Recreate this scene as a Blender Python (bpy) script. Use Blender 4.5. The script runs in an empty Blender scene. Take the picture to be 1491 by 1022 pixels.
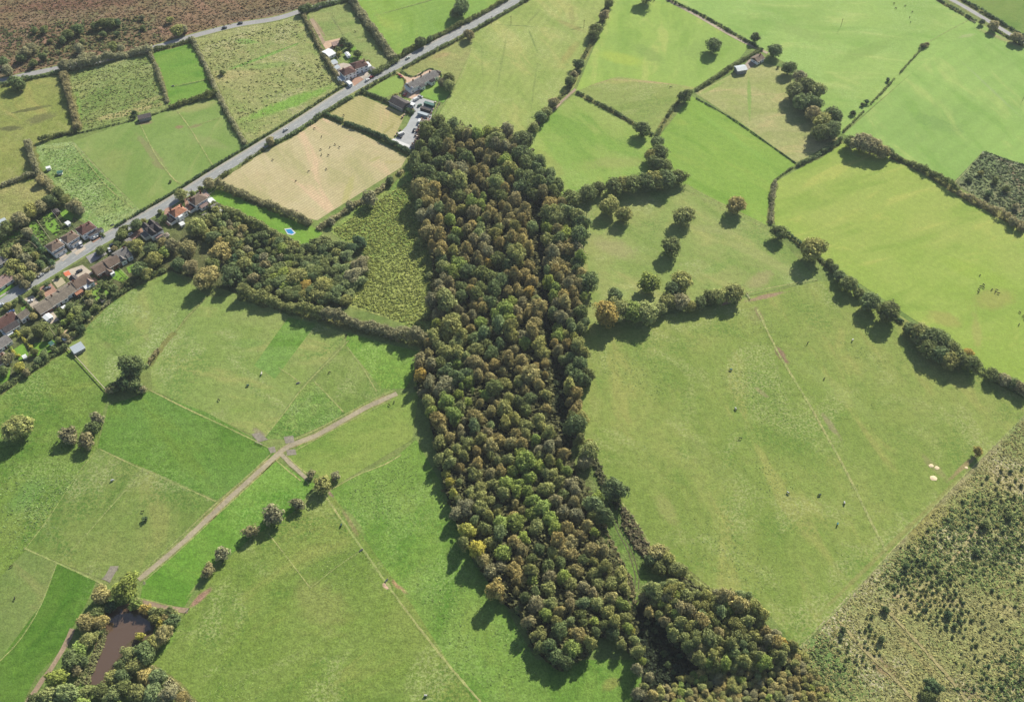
import bpy, math, random
import numpy as np
from mathutils import Vector
R = math.radians
rng = np.random.default_rng(7)
random.seed(7)
sc = bpy.context.scene
# ---------------------------------------------------------------- camera
PW, PH, F = 1491.0, 1022.0, 1463.0
CAMH, TILT = 473.0, R(40)
cd = bpy.data.cameras.new("Camera"); cam = bpy.data.objects.new("Camera", cd)
sc.collection.objects.link(cam); sc.camera = cam
cam.location = (0, 0, CAMH); cam.rotation_euler = (TILT, 0, 0)
cd.sensor_width = 36; cd.lens = 36*F/PW; cd.clip_start = 1; cd.clip_end = 20000
# ---------------------------------------------------------------- light
SUN_AZ, SUN_EL = R(29), R(34.5)
w = bpy.data.worlds.new("World"); sc.world = w; w.use_nodes = True
nt = w.node_tree; nt.nodes.clear()
sky = nt.nodes.new('ShaderNodeTexSky'); sky.sky_type = 'NISHITA'; sky.sun_disc = False
sky.sun_elevation = SUN_EL; sky.sun_rotation = SUN_AZ; sky.air_density = 1.0; sky.dust_density = 1.0
bg = nt.nodes.new('ShaderNodeBackground'); bg.inputs[1].default_value = 0.068
wo = nt.nodes.new('ShaderNodeOutputWorld')
nt.links.new(sky.outputs[0], bg.inputs[0]); nt.links.new(bg.outputs[0], wo.inputs[0])
sl = bpy.data.lights.new("Sun", 'SUN'); sl.energy = 4.9; sl.angle = R(0.55); sl.color = (1.0, .925, .77)
so = bpy.data.objects.new("Sun", sl); sc.collection.objects.link(so)
sd = Vector((math.sin(SUN_AZ)*math.cos(SUN_EL), math.cos(SUN_AZ)*math.cos(SUN_EL), math.sin(SUN_EL)))
so.rotation_euler = sd.to_track_quat('Z', 'Y').to_euler(); so.location = (0, 300, 600)
sc.view_settings.view_transform = 'Standard'; sc.view_settings.look = 'None'
sc.view_settings.exposure = 0.88; sc.view_settings.gamma = 1
sc.cycles.max_bounces = 5; sc.cycles.diffuse_bounces = 2; sc.cycles.glossy_bounces = 2
sc.cycles.transmission_bounces = 2; sc.cycles.transparent_max_bounces = 4
# ---------------------------------------------------------------- helpers
CT, ST = math.cos(TILT), math.sin(TILT)
def at(px, py, z=0.0):
    """photo pixel -> world point on the horizontal plane z"""
    dx, dy = (px-PW/2)/F, (PH/2-py)/F
    d = (dx, dy*CT+ST, dy*ST-CT)
    t = (z-CAMH)/d[2]
    return Vector((d[0]*t, d[1]*t, z))
def mpp(px, py):
    """metres per photo pixel at that ground point"""
    dy = (PH/2-py)/F
    return CAMH/(CT-dy*ST)/F
def px_of(p):
    x, y, z = p[0], p[1], p[2]-CAMH
    yc = y*CT + z*ST; zc = -y*ST + z*CT
    return (PW/2 + F*x/-zc, PH/2 - F*yc/-zc)
def lin(c):
    return [((v/255)/12.92 if v <= 10 else (((v/255)+.055)/1.055)**2.4) for v in c]
KA = 0.62
def alb(c, k=1.0):
    """photographed sunlit colour -> base colour"""
    return tuple(min(.9, v*KA*k) for v in lin(c)) + (1,)
def link(o, parent=None):
    sc.collection.objects.link(o)
    if parent: o.parent = parent
    return o
def tag(o, label=None, cat=None, group=None, kind=None):
    if label: o['label'] = label
    if cat: o['category'] = cat
    if group: o['group'] = group
    if kind: o['kind'] = kind
    return o
def empty(name, loc, rz=0):
    o = bpy.data.objects.new(name, None); link(o); o.location = loc; o.rotation_euler = (0, 0, rz)
    o.empty_display_size = .5
    return o
def mesh_np(name, V, Fq, mat=None, tone=None, smooth=False):
    """quads (or tris) from numpy arrays"""
    V = np.asarray(V, np.float32); Fq = np.asarray(Fq, np.int32)
    k = Fq.shape[1]; me = bpy.data.meshes.new(name)
    me.vertices.add(len(V)); me.vertices.foreach_set('co', V.ravel())
    me.loops.add(Fq.size); me.loops.foreach_set('vertex_index', Fq.ravel())
    me.polygons.add(len(Fq)); me.polygons.foreach_set('loop_start', np.arange(0, Fq.size, k, dtype=np.int32))
    me.polygons.foreach_set('loop_total', np.full(len(Fq), k, np.int32))
    if smooth: me.polygons.foreach_set('use_smooth', np.ones(len(Fq), bool))
    me.update(calc_edges=True)
    if tone is not None:
        a = me.attributes.new('tone', 'FLOAT', 'FACE'); a.data.foreach_set('value', np.asarray(tone, np.float32))
    if mat: me.materials.append(mat)
    return me
def mesh_py(name, V, Fs, mat=None):
    me = bpy.data.meshes.new(name); me.from_pydata([tuple(v) for v in V], [], Fs); me.update()
    if mat: me.materials.append(mat)
    return me
def obj(name, me, parent=None, color=None):
    o = bpy.data.objects.new(name, me); link(o, parent)
    if color: o.color = color
    return o
class MB:
    """collects boxes and prisms into one mesh"""
    def __init__(s): s.v = []; s.f = []
    def box(s, x0, x1, y0, y1, z0, z1):
        n = len(s.v)
        s.v += [(x0,y0,z0),(x1,y0,z0),(x1,y1,z0),(x0,y1,z0),(x0,y0,z1),(x1,y0,z1),(x1,y1,z1),(x0,y1,z1)]
        s.f += [[n+i for i in q] for q in ((0,3,2,1),(4,5,6,7),(0,1,5,4),(1,2,6,5),(2,3,7,6),(3,0,4,7))]
    def poly(s, pts, faces):
        n = len(s.v); s.v += [tuple(p) for p in pts]; s.f += [[n+i for i in q] for q in faces]
    def bar(s, a, b, wd, z0, z1):
        """upright slab from a to b (2-D), wd thick"""
        ax, ay, bx, by = a[0], a[1], b[0], b[1]; L = math.hypot(bx-ax, by-ay) or 1
        nx, ny = -(by-ay)/L*wd/2, (bx-ax)/L*wd/2
        s.poly([(ax-nx,ay-ny,z0),(bx-nx,by-ny,z0),(bx+nx,by+ny,z0),(ax+nx,ay+ny,z0),
                (ax-nx,ay-ny,z1),(bx-nx,by-ny,z1),(bx+nx,by+ny,z1),(ax+nx,ay+ny,z1)],
               ((0,3,2,1),(4,5,6,7),(0,1,5,4),(1,2,6,5),(2,3,7,6),(3,0,4,7)))
    def disc(s, c, axis, r, hw, n=12):
        pts = []
        for sgn in (-1, 1):
            for i in range(n):
                a = 2*math.pi*i/n
                if axis == 'y': pts.append((c[0]+r*math.cos(a), c[1]+sgn*hw, c[2]+r*math.sin(a)))
                else: pts.append((c[0]+r*math.cos(a), c[1]+r*math.sin(a), c[2]+sgn*hw))
        fs = [tuple(range(n-1, -1, -1)), tuple(range(n, 2*n))] + [(i, (i+1) % n, n+(i+1) % n, n+i) for i in range(n)]
        s.poly(pts, fs)
    def build(s, name, mat, parent=None, color=None):
        return obj(name, mesh_py(name, s.v, s.f, mat), parent, color)
# ---------------------------------------------------------------- materials
def newmat(name, rough=.9, spec=.2):
    m = bpy.data.materials.new(name); m.use_nodes = True
    n = m.node_tree.nodes; p = n['Principled BSDF']
    p.inputs['Roughness'].default_value = rough; p.inputs['Specular IOR Level'].default_value = spec
    return m, m.node_tree, p
def nnode(t, typ, **kw):
    n = t.nodes.new(typ)
    for k, v in kw.items():
        if k.startswith('i_'): n.inputs[int(k[2:])].default_value = v
        else: setattr(n, k, v)
    return n
def noise(t, co, scale, detail=2, rough=.5, dist=0):
    n = nnode(t, 'ShaderNodeTexNoise'); n.inputs['Scale'].default_value = scale
    n.inputs['Detail'].default_value = detail; n.inputs['Roughness'].default_value = rough
    n.inputs['Distortion'].default_value = dist
    t.links.new(co, n.inputs['Vector']); return n.outputs[0]
def mixc(t, fac, a, b, mode='MIX'):
    n = nnode(t, 'ShaderNodeMix', data_type='RGBA', blend_type=mode)
    for s, v in ((n.inputs[0], fac), (n.inputs[6], a), (n.inputs[7], b)):
        if isinstance(v, bpy.types.NodeSocket): t.links.new(v, s)
        else: s.default_value = v
    return n.outputs[2]
def mrange(t, v, a, b, c=0, d=1, smooth=True):
    n = nnode(t, 'ShaderNodeMapRange'); n.interpolation_type = 'SMOOTHSTEP' if smooth else 'LINEAR'
    t.links.new(v, n.inputs[0])
    for i, x in enumerate((a, b, c, d)): n.inputs[i+1].default_value = x
    return n.outputs[0]
def math_(t, op, a, b=0.0):
    n = nnode(t, 'ShaderNodeMath', operation=op)
    for s, v in ((n.inputs[0], a), (n.inputs[1], b)):
        if isinstance(v, bpy.types.NodeSocket): t.links.new(v, s)
        else: s.default_value = v
    return n.outputs[0]
def field_mat(name, c1, c2, c3=None, mid=.035, speck=.35, bump=.35, stripes=None, patches=(), tuftpatch=.0, k=1.0, fine=.9):
    m, t, p = newmat(name, .95, .1)
    co = nnode(t, 'ShaderNodeTexCoord').outputs['Object']
    wm = lambda c: [c[0]*1.02+1, c[1]*.985, c[2]*.95] if c and c[1] > c[0]+36 else c
    c1, c2, c3 = wm(c1), wm(c2), wm(c3)
    big = noise(t, co, .009, 3, .55, .4); md = noise(t, co, mid, 4, .6, .3)
    fn = noise(t, co, fine, 3, .7); sp = noise(t, co, .28, 3, .7)
    col = mixc(t, mrange(t, md, .38, .64), alb(c1, k), alb(c2, k))
    c3 = c3 or [c1[0]+14, c1[1]+2, c1[2]+6]
    col = mixc(t, mrange(t, big, .42, .66, 0, .8), col, alb(c3, k))
    sm = nnode(t, 'ShaderNodeMapping', vector_type='TEXTURE'); t.links.new(co, sm.inputs[0])
    sm.inputs[2].default_value = (0, 0, (hash_(name) % 31)/10); sm.inputs[3].default_value = (3.2, 1, 1)
    st = noise(t, sm.outputs[0], .045, 4, .6, .6)
    col = mixc(t, mrange(t, st, .5, .66, 0, .75), col, alb([c1[0]*.88, c1[1]*.93, c1[2]*.84], k))
    col = mixc(t, mrange(t, st, .46, .33, 0, .7), col, alb([c1[0]*1.13+4, c1[1]*1.05, c1[2]*1.12+3], k))
    if tuftpatch:       # clumps of darker, coarser growth
        pm = math_(t, 'MULTIPLY', mrange(t, noise(t, co, .022, 3, .6, .5), .50, .62), mrange(t, noise(t, co, .55, 2, .7), .42, .6))
        col = mixc(t, math_(t, 'MULTIPLY', pm, tuftpatch), col, alb([c1[0]*.72, c1[1]*.86, c1[2]*.72], k))
        pm2 = math_(t, 'MULTIPLY', mrange(t, noise(t, co, .021, 3, .65, .8), .49, .62), mrange(t, noise(t, co, .7, 2, .7), .46, .58))
        col = mixc(t, math_(t, 'MULTIPLY', pm2, tuftpatch), col, alb([c1[0]*1.18+12, c1[1]*1.14+4, c1[2]*1.4+10], k))
    for (a, b, wpx, pc, amt) in patches:
        A, B = at(*a), at(*b); s = mpp(*a); c = (A+B)/2; L = (B-A).length/2 + wpx*s*.6
        mp = nnode(t, 'ShaderNodeMapping', vector_type='TEXTURE'); t.links.new(co, mp.inputs[0])
        mp.inputs[1].default_value = c; mp.inputs[2].default_value = (0, 0, math.atan2(B.y-A.y, B.x-A.x))
        mp.inputs[3].default_value = (L, max(.8, wpx*s), 1000)
        ln = nnode(t, 'ShaderNodeVectorMath', operation='LENGTH'); t.links.new(mp.outputs[0], ln.inputs[0])
        f = math_(t, 'ADD', ln.outputs['Value'], math_(t, 'MULTIPLY', math_(t, 'SUBTRACT', md, .5), 1.3))
        f = math_(t, 'ADD', f, math_(t, 'MULTIPLY', math_(t, 'SUBTRACT', sp, .5), .8))
        col = mixc(t, mrange(t, f, .45, 1.1, amt, 0), col, alb(pc, k))
    if stripes:
        a, b, per, amt = stripes; A, B = at(*a), at(*b)
        mp = nnode(t, 'ShaderNodeMapping', vector_type='TEXTURE'); t.links.new(co, mp.inputs[0])
        mp.inputs[2].default_value = (0, 0, math.atan2(B.y-A.y, B.x-A.x)+math.pi/2)
        wv = nnode(t, 'ShaderNodeTexWave', wave_type='BANDS', bands_direction='X'); t.links.new(mp.outputs[0], wv.inputs[0])
        wv.inputs['Scale'].default_value = .314/per; wv.inputs['Distortion'].default_value = 3.5; wv.inputs['Detail'].default_value = 3
        wv.inputs['Detail Scale'].default_value = .6
        col = mixc(t, mrange(t, math_(t, 'MULTIPLY', wv.outputs[1], sp), .1, .5, 0, amt), col, alb([v*.72 for v in c1], k))
    dk = math_(t, 'MULTIPLY', mrange(t, noise(t, co, 1.5, 1, .5), .60, .72), mrange(t, md, .35, .6, .15, 1))
    col = mixc(t, math_(t, 'MULTIPLY', dk, min(.8, speck*1.7)), col, alb([v*.66 for v in c1], k))
    col = mixc(t, 1.0, col, mrange_col(t, sp, speck*.6), 'MULTIPLY')
    col = mixc(t, 1.0, col, mrange_col(t, fn, speck*.75), 'MULTIPLY')
    t.links.new(col, p.inputs['Base Color'])
    bp = nnode(t, 'ShaderNodeBump'); bp.inputs['Strength'].default_value = min(1, bump); bp.inputs['Distance'].default_value = .5
    t.links.new(math_(t, 'ADD', fn, sp), bp.inputs['Height']); t.links.new(bp.outputs[0], p.inputs['Normal'])
    return m
def mrange_col(t, v, amt):
    r = mrange(t, v, .3, .7, 1-amt, 1+amt, False)
    n = nnode(t, 'ShaderNodeCombineColor')
    for i in range(3): t.links.new(r, n.inputs[i])
    return n.outputs[0]
def foliage_mat():
    """leaf colour comes from each object's own colour, varied by clump and by leaf"""
    m, t, p = newmat('foliage', .75, .15)
    oi = nnode(t, 'ShaderNodeObjectInfo'); co = nnode(t, 'ShaderNodeTexCoord').outputs['Object']
    nz = noise(t, co, .45, 2, .6)
    at_ = nnode(t, 'ShaderNodeAttribute', attribute_name='tone')
    col = mixc(t, 1.0, oi.outputs['Color'], mrange_col(t, nz, .35), 'MULTIPLY')
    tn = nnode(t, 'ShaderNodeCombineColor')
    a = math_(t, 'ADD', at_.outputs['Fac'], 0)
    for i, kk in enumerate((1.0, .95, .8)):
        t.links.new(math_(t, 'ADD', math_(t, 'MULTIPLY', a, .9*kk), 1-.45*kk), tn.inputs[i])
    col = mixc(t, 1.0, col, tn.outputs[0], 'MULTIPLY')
    t.links.new(col, p.inputs['Base Color'])
    tr = nnode(t, 'ShaderNodeBsdfTranslucent'); t.links.new(col, tr.inputs[0])
    mx = nnode(t, 'ShaderNodeMixShader'); mx.inputs[0].default_value = .33
    t.links.new(p.outputs[0], mx.inputs[1]); t.links.new(tr.outputs[0], mx.inputs[2])
    t.links.new(mx.outputs[0], t.nodes['Material Output'].inputs[0])
    return m
def plain_mat(name, c, rough=.8, spec=.3, var=.15, scale=.8, k=1.0, metal=0):
    m, t, p = newmat(name, rough, spec); co = nnode(t, 'ShaderNodeTexCoord').outputs['Object']
    nz = noise(t, co, scale, 3, .6); n2 = noise(t, co, scale*.12, 2, .5)
    col = mixc(t, 1.0, mixc(t, 1.0, alb(c, k), mrange_col(t, nz, var), 'MULTIPLY'), mrange_col(t, n2, var*.6), 'MULTIPLY')
    t.links.new(col, p.inputs['Base Color']); p.inputs['Metallic'].default_value = metal
    return m
def tile_mat(name, c, k=1.0):
    m, t, p = newmat(name, .8, .25); co = nnode(t, 'ShaderNodeTexCoord').outputs['Object']
    br = nnode(t, 'ShaderNodeTexBrick'); t.links.new(co, br.inputs[0]); br.inputs['Scale'].default_value = 1
    br.inputs['Brick Width'].default_value = .5; br.inputs['Row Height'].default_value = .35; br.inputs['Mortar Size'].default_value = .03
    br.inputs[1].default_value = alb(c, k); br.inputs[2].default_value = alb([v*.86 for v in c], k); br.inputs[3].default_value = alb([v*.6 for v in c], k)
    col = mixc(t, 1.0, br.outputs[0], mrange_col(t, noise(t, co, .5, 4, .7), .25), 'MULTIPLY')
    t.links.new(col, p.inputs['Base Color'])
    return m
FOL = foliage_mat()
BARK = plain_mat('bark', (95, 80, 65), .95, .1, .3, 2)
MAT = {}
def M(name, c=None, **kw):
    if name not in MAT: MAT[name] = plain_mat(name, c, **kw)
    return MAT[name]
# ---------------------------------------------------------------- ground sheets
ZN = [0.03]
def sheet(name, pts, mat, label=None, z=None, sub=True):
    if z is None: ZN[0] += .0015; z = ZN[0]
    P = [at(*q) for q in pts]
    me = mesh_py(name, [(q.x, q.y, z) for q in P], [list(range(len(P)))], mat)
    # make the face point up
    if me.polygons[0].normal.z < 0: me.flip_normals()
    o = obj(name, me); tag(o, label, kind='structure'); return o
def smooth_line(pts, step=4.0):
    P = [at(*q) for q in pts]; out = []
    n = len(P)
    for i in range(n-1):
        p0, p1, p2, p3 = P[max(i-1, 0)], P[i], P[i+1], P[min(i+2, n-1)]
        k = max(1, int((p2-p1).length/step))
        for j in range(k):
            u = j/k
            out.append(.5*((2*p1)+(p2-p0)*u+(2*p0-5*p1+4*p2-p3)*u*u+(3*p1-p0-3*p2+p3)*u**3))
    out.append(P[-1]); return out
def ribbon(name, pts, width, mat, z=None, off=0, label=None, thick=0, wob=0, kind='structure', step=4.0):
    if z is None: ZN[0] += .0015; z = ZN[0]
    L = smooth_line(pts, step) if not isinstance(pts[0], Vector) else pts
    V = []; n = len(L)
    for i, q in enumerate(L):
        d = (L[min(i+1, n-1)]-L[max(i-1, 0)]).normalized(); nn = Vector((-d.y, d.x, 0))
        w0 = width/2*(1+wob*(random.random()-.5)); w1 = width/2*(1+wob*(random.random()-.5))
        a, b = q+nn*(off-w0), q+nn*(off+w1)
        V += [(a.x, a.y, z), (b.x, b.y, z)]
    Fs = [[2*i, 2*i+2, 2*i+3, 2*i+1] for i in range(n-1)]
    if thick:
        m = len(V); V += [(x, y, z-thick) for x, y, _ in V]
        for i in range(n-1): Fs += [[2*i, m+2*i, m+2*i+2, 2*i+2], [2*i+1, 2*i+3, m+2*i+3, m+2*i+1]]
    me = mesh_py(name, V, Fs, mat)
    if me.polygons[0].normal.z < 0: me.flip_normals()
    o = obj(name, me); tag(o, label, kind=kind); return o
# ---------------------------------------------------------------- foliage geometry
def leaf_quads(P, N, size, rg, aspect=.8):
    """one small quad per point, facing N"""
    n = len(P); N = N/np.linalg.norm(N, axis=1, keepdims=True)
    a = rg.normal(size=(n, 3)); U = np.cross(N, a); U /= np.linalg.norm(U, axis=1, keepdims=True)+1e-9
    W = np.cross(N, U); s = (size*(.6+.8*rg.random(n)))[:, None]/2
    U = U*s; W = W*s*aspect
    V = np.stack([P-U-W, P+U-W*.4, P+U*.7+W, P-U*.6+W*.9], 1).reshape(-1, 3)
    return V, np.arange(4*n, dtype=np.int32).reshape(-1, 4)
def lumps_to_leaves(C, Rr, per, size, rg, flat=.85, up=.35):
    """clumps: centres C, radii Rr -> leaf quads round each, biased to its top"""
    n = len(C); D = rg.normal(size=(n*per, 3)); D[:, 2] += up; D /= np.linalg.norm(D, axis=1, keepdims=True)
    rr = np.repeat(Rr, per)*(.72+.36*rg.random(n*per)); CC = np.repeat(C, per, 0)
    P = CC + D*rr[:, None]*np.array([1, 1, flat])
    N = D + rg.normal(size=D.shape)*.4; N[:, 2] += .25
    tone = np.repeat(rg.random(n), per)*.55 + rg.random(n*per)*.45
    V, Fq = leaf_quads(P, N, size, rg)
    return V, Fq, tone
def crown_mesh(name, rad, z0, z1, nl, lr, per, size, seed, shape='round'):
    rg = np.random.default_rng(seed)
    D = rg.normal(size=(nl*3, 3)); D[:, 2] = D[:, 2]*.9+.25; D /= np.linalg.norm(D, axis=1, keepdims=True)
    keep = [0]
    for i in range(1, len(D)):         # spread the clumps apart
        if min(np.linalg.norm(D[i]-D[j]) for j in keep) > 1.55/math.sqrt(nl): keep.append(i)
        if len(keep) >= nl: break
    D = D[keep]; n = len(D); zc, hz = (z0+z1)/2, (z1-z0)/2
    ang = np.arctan2(D[:, 1], D[:, 0]); ph = rg.random(3)*6.28
    lob = 1+.17*np.sin(2*ang+ph[0])+.15*np.sin(3*ang+ph[1])+.08*np.sin(5*ang+ph[2])
    rf = (.62+.38*rg.random(n))*lob
    taper = np.ones(n)
    if shape == 'birch': taper = np.clip(1.0-.14*D[:, 2], .6, 1.1)
    C = np.stack([D[:, 0]*(rad-lr*.6)*rf*taper, D[:, 1]*(rad-lr*.6)*rf*taper, zc+D[:, 2]*(hz-lr*.6)*(.75+.25*rg.random(n))], 1)
    Rr = lr*(.7+.6*rg.random(n))
    V, Fq, tone = lumps_to_leaves(C, Rr, per, size, rg)
    # inner mass of larger leaves, toned darker for inner shade; keeps the crown opaque
    m = nl*4; D2 = rg.normal(size=(m, 3)); D2 /= np.linalg.norm(D2, axis=1, keepdims=True)
    P2 = np.stack([D2[:, 0]*rad*.55, D2[:, 1]*rad*.55, zc+D2[:, 2]*hz*.6], 1)
    V2, F2 = leaf_quads(P2, D2+rg.normal(size=D2.shape)*.3, size*2.4, rg)
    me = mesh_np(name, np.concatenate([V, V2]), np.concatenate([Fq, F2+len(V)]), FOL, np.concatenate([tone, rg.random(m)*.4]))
    return me
def trunk_mesh(name, h, r0, spread, seed, nb=5):
    rg = random.Random(seed); V = []; Fs = []
    def tube(pts, rad, k=6):
        n0 = len(V)
        for (p, rr) in zip(pts, rad):
            for i in range(k): V.append((p[0]+rr*math.cos(6.283*i/k), p[1]+rr*math.sin(6.283*i/k), p[2]))
        for j in range(len(pts)-1):
            for i in range(k): Fs.append((n0+j*k+i, n0+j*k+(i+1) % k, n0+(j+1)*k+(i+1) % k, n0+(j+1)*k+i))
        Fs.append(tuple(n0+(len(pts)-1)*k+i for i in range(k)))
    tube([(0, 0, -.2), (0, 0, .5), (.1, 0, h*.35), (0, .15, h*.62), (0, 0, h*.85)], [r0*1.5, r0, r0*.8, r0*.5, r0*.2])
    for b in range(nb):
        a = 6.283*b/nb+rg.random(); z = h*(.3+.3*rg.random()); q = spread*(.6+.3*rg.random())
        tube([(0, 0, z), (q*.5*math.cos(a), q*.5*math.sin(a), z+h*.13), (q*math.cos(a), q*math.sin(a), z+h*.28)], [r0*.45, r0*.3, r0*.1], 5)
    return mesh_py(name, V, Fs, BARK)
def hash_(s): return sum(ord(c)*(i+1) for i, c in enumerate(s)) % 9973
KINDS = {}     # kind -> list of (crown, trunk), base radius, height, crown centre height
def mk(kind, rad, z0, z1, nl, lr, per, size, nvar, shape='round', tr=.3):
    L = []
    for i in range(nvar):
        L.append((crown_mesh(kind+'_crown', rad, z0, z1, nl, lr, per, size, hash_(kind)+i, shape), trunk_mesh(kind+'_trunk', z1, tr, rad*.6, i)))
    KINDS[kind] = (L, rad, z1, z0+(z1-z0)*.55)
def hash_(s): return sum(ord(c)*(i+1) for i, c in enumerate(s)) % 9973
mk('oak', 6.0, .5, 10.6, 58, 1.9, 46, .8, 8, tr=.42)
mk('birch', 3.8, .9, 9.6, 44, 1.25, 34, .6, 10, 'birch', .2)
mk('bush', 2.6, .2, 4.2, 22, .95, 34, .5, 5, tr=.12)
mk('sapling', 1.3, .05, 2.0, 9, .6, 20, .38, 5, 'round', .06)
# leaf tints: name -> (photographed colour, spoken colour)
TINT = {'O': ((82, 92, 56), 'dark green'), 'G': ((106, 118, 60), 'bright green'), 'L': ((110, 113, 68), 'olive green'),
        'R': ((118, 111, 73), 'russet'), 'B': ((112, 109, 80), 'grey brown'), 'Y': ((130, 128, 62), 'bright yellow'),
        'S': ((122, 115, 74), 'tan'), 'W': ((102, 112, 72), 'grey green'), 'A': ((136, 122, 66), 'golden'), 'D': ((62, 78, 50), 'very dark')}
def tint(k, rg=random, k2=1.0):
    c = TINT[k][0]; j = 1+.16*(rg.random()-.5); h = 7*(rg.random()-.5)
    return alb([max(5, c[0]*j+h), c[1]*j, max(5, c[2]*j-h)], k2*TK)
TK = 3.2
NAMES = {'oak': ('oak_tree', 'tree'), 'birch': ('birch_tree', 'tree'), 'bush': ('bush', 'bush'), 'sapling': ('sapling', 'sapling')}
PROTO = {}
GROW = 1.2
def tree(kind, px, py, rpx, tn, hs=1.0, label=None, group=None, ground=False, name=None, grow=None):
    """px,py: where the middle of the crown shows in the photo"""
    L, rad, H, zc = KINDS[kind]
    s = rpx*(grow or GROW)*mpp(px, py)/rad; i = random.randrange(len(L)); sz = s*hs
    if ground: p = at(px, py)
    else:
        p = at(px, py, zc*sz); p.z = 0
    if (kind, i) not in PROTO:
        r = empty(NAMES[kind][0], p); obj('trunk', L[i][1], r); obj('crown', L[i][0], r)
        PROTO[(kind, i)] = r
    else:
        src = PROTO[(kind, i)]; r = src.copy(); sc.collection.objects.link(r)
        for kq in ('label', 'group', 'category'):
            if kq in r: del r[kq]
        for ch in src.children:
            c = ch.copy(); sc.collection.objects.link(c); c.parent = r
    r.location = p; qx = random.uniform(.86, 1.14); r.scale = (s*qx, s/qx, sz); r.rotation_euler = (0, 0, random.random()*6.283)
    r['category'] = NAMES[kind][1]
    if name: r.name = name
    for ch in r.children:
        if ch.name.startswith('crown'): ch.color = tint(tn)
    if label: r['label'] = label
    if group: r['group'] = group
    return r
ORD = ['topmost', 'second', 'third', 'fourth', 'fifth', 'sixth', 'seventh', 'eighth', 'ninth', 'tenth', 'eleventh', 'twelfth', 'thirteenth', 'fourteenth', 'fifteenth', 'sixteenth', 'seventeenth', 'eighteenth', 'nineteenth', 'twentieth']
NUM = ['', 'one', 'two', 'three', 'four', 'five', 'six', 'seven', 'eight', 'nine', 'ten', 'eleven', 'twelve', 'thirteen', 'fourteen', 'fifteen', 'sixteen', 'seventeen', 'eighteen', 'nineteen', 'twenty']
CELLS = {}
def cell(o, one, many, where, group=None):
    CELLS.setdefault((one, many, where), []).append(o)
    if group: o['group'] = group
def finish_labels():
    for o in sc.objects:
        if 'label' in o and len(o['label'].split()) > 16: print('LONG', o['label'])
    for (one, many, where), L in CELLS.items():
        if len(L) == 1: L[0]['label'] = f'{one} {where}'; continue
        L.sort(key=lambda o: px_of(o.location)[1]); n = len(L)
        for i, o in enumerate(L):
            if n > 20: o['label'] = f'one of the many {many} {where}'; o['group'] = f'{many} {where}'; continue
            if i == 0: lab = f'topmost {one} {where}'
            elif i == n-1: lab = f'lowest {one} {where}'
            else: lab = f'{ORD[i]} {one} from top {where}'
            o['label'] = lab
def species(kind, tn):
    if kind != 'oak': return ONE[kind]
    return {'O': 'oak', 'D': 'oak', 'L': 'ash', 'G': 'willow', 'W': 'willow', 'Y': 'maple', 'A': 'maple', 'S': 'beech', 'R': 'beech', 'B': 'beech'}[tn]
PLUR = {'oak': 'oaks', 'birch': 'birches', 'bush': 'bushes', 'sapling': 'saplings'}
ONE = {'oak': 'oak', 'birch': 'birch', 'bush': 'bush', 'sapling': 'sapling'}
def trees(kind, where, group, data, hs=1.0, grow=None):
    for (x, y, r, tn) in data:
        s = species(kind, tn); o = tree(kind, x, y, r, tn, hs, grow=grow, name=s if s == 'bush' else 'sapling' if s == 'sapling' else s+'_tree'); c = TINT[tn][1]
        cell(o, f'{c} {s}', f'{c} {s} group', where, group)
def inpoly(x, y, P):
    c = False; n = len(P)
    for i in range(n):
        x1, y1 = P[i]; x2, y2 = P[i-1]
        if (y1 > y) != (y2 > y) and x < (x2-x1)*(y-y1)/(y2-y1)+x1: c = not c
    return c
def line_pts(pts, off=0):
    return smooth_line(pts, 3)
ZF = [.1]
def hedge(name, label, pts, wd, h, tn='O', den=1.0, gap=0.0, group='field hedges', cat='hedge', seed=None):
    """one hedge: clumps of leaves along a line"""
    wd = wd*1.2; h = h*1.12; gap = gap*.7
    if wd > 2: ribbon('hedge_verge', pts, wd+1.5, HV, z=ZF[0]+.004+.002*(int(pts[0][0]) % 7), label='rough grass under the '+label, wob=.6, step=2.5)
    rg = np.random.default_rng(seed if seed is not None else abs(int(pts[0][0]*31+pts[0][1]*17+len(pts))) )
    L = np.array([tuple(q) for q in smooth_line(pts, 1.0)]); n = len(L)
    if gap:
        ph = rg.random()*10; s = np.arange(n); keep = (np.sin(s*.11+ph)+np.sin(s*.047+ph*2)+.6*rg.normal(size=n)*.5) > (-1.6+2.6*gap)
        L = L[keep]; n = len(L)
    if n < 3: return
    T = np.gradient(L, axis=0); T /= np.linalg.norm(T, axis=1, keepdims=True)+1e-9; Nn = np.stack([-T[:, 1], T[:, 0], np.zeros(n)], 1)
    lr = min(wd*.42, 1.25); per_m = max(1.2, wd*h*.5/lr/lr)*den; m = int(n*per_m)
    ix = rg.integers(0, n, m); q_ = rg.random(4)*6; am = .5 if 'clipped' in label or wd < 2.6 else 1.0
    hv = h*(1+am*(.30*np.sin(ix*.11+q_[0])+.22*np.sin(ix*.27+q_[1])+.14*np.sin(ix*.66+q_[2]))); wv = 1+am*(.22*np.sin(ix*.09+q_[3])+.18*np.sin(ix*.31+q_[1]))
    u = (rg.random(m)-.5)*2; z = rg.random(m)**.7
    C = L[ix]+Nn[ix]*(u*(wd/2-lr*.5)*(1-.35*z)*wv)[:, None]; C[:, 2] = lr*.5+z*np.maximum(hv-lr*1.2, .2)
    per = int(np.clip(15*lr, 9, 22)); V, Fq, tone = lumps_to_leaves(C, lr*(.7+.6*rg.random(m)), per, .45+.18*lr, rg)
    o0 = L[0]; V = V-o0.astype(np.float64)
    me = mesh_np(name, V, Fq, FOL, tone); o = obj(name, me); o.location = tuple(o0); o.color = tint(tn)
    tag(o, label, cat, group); return o
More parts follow.
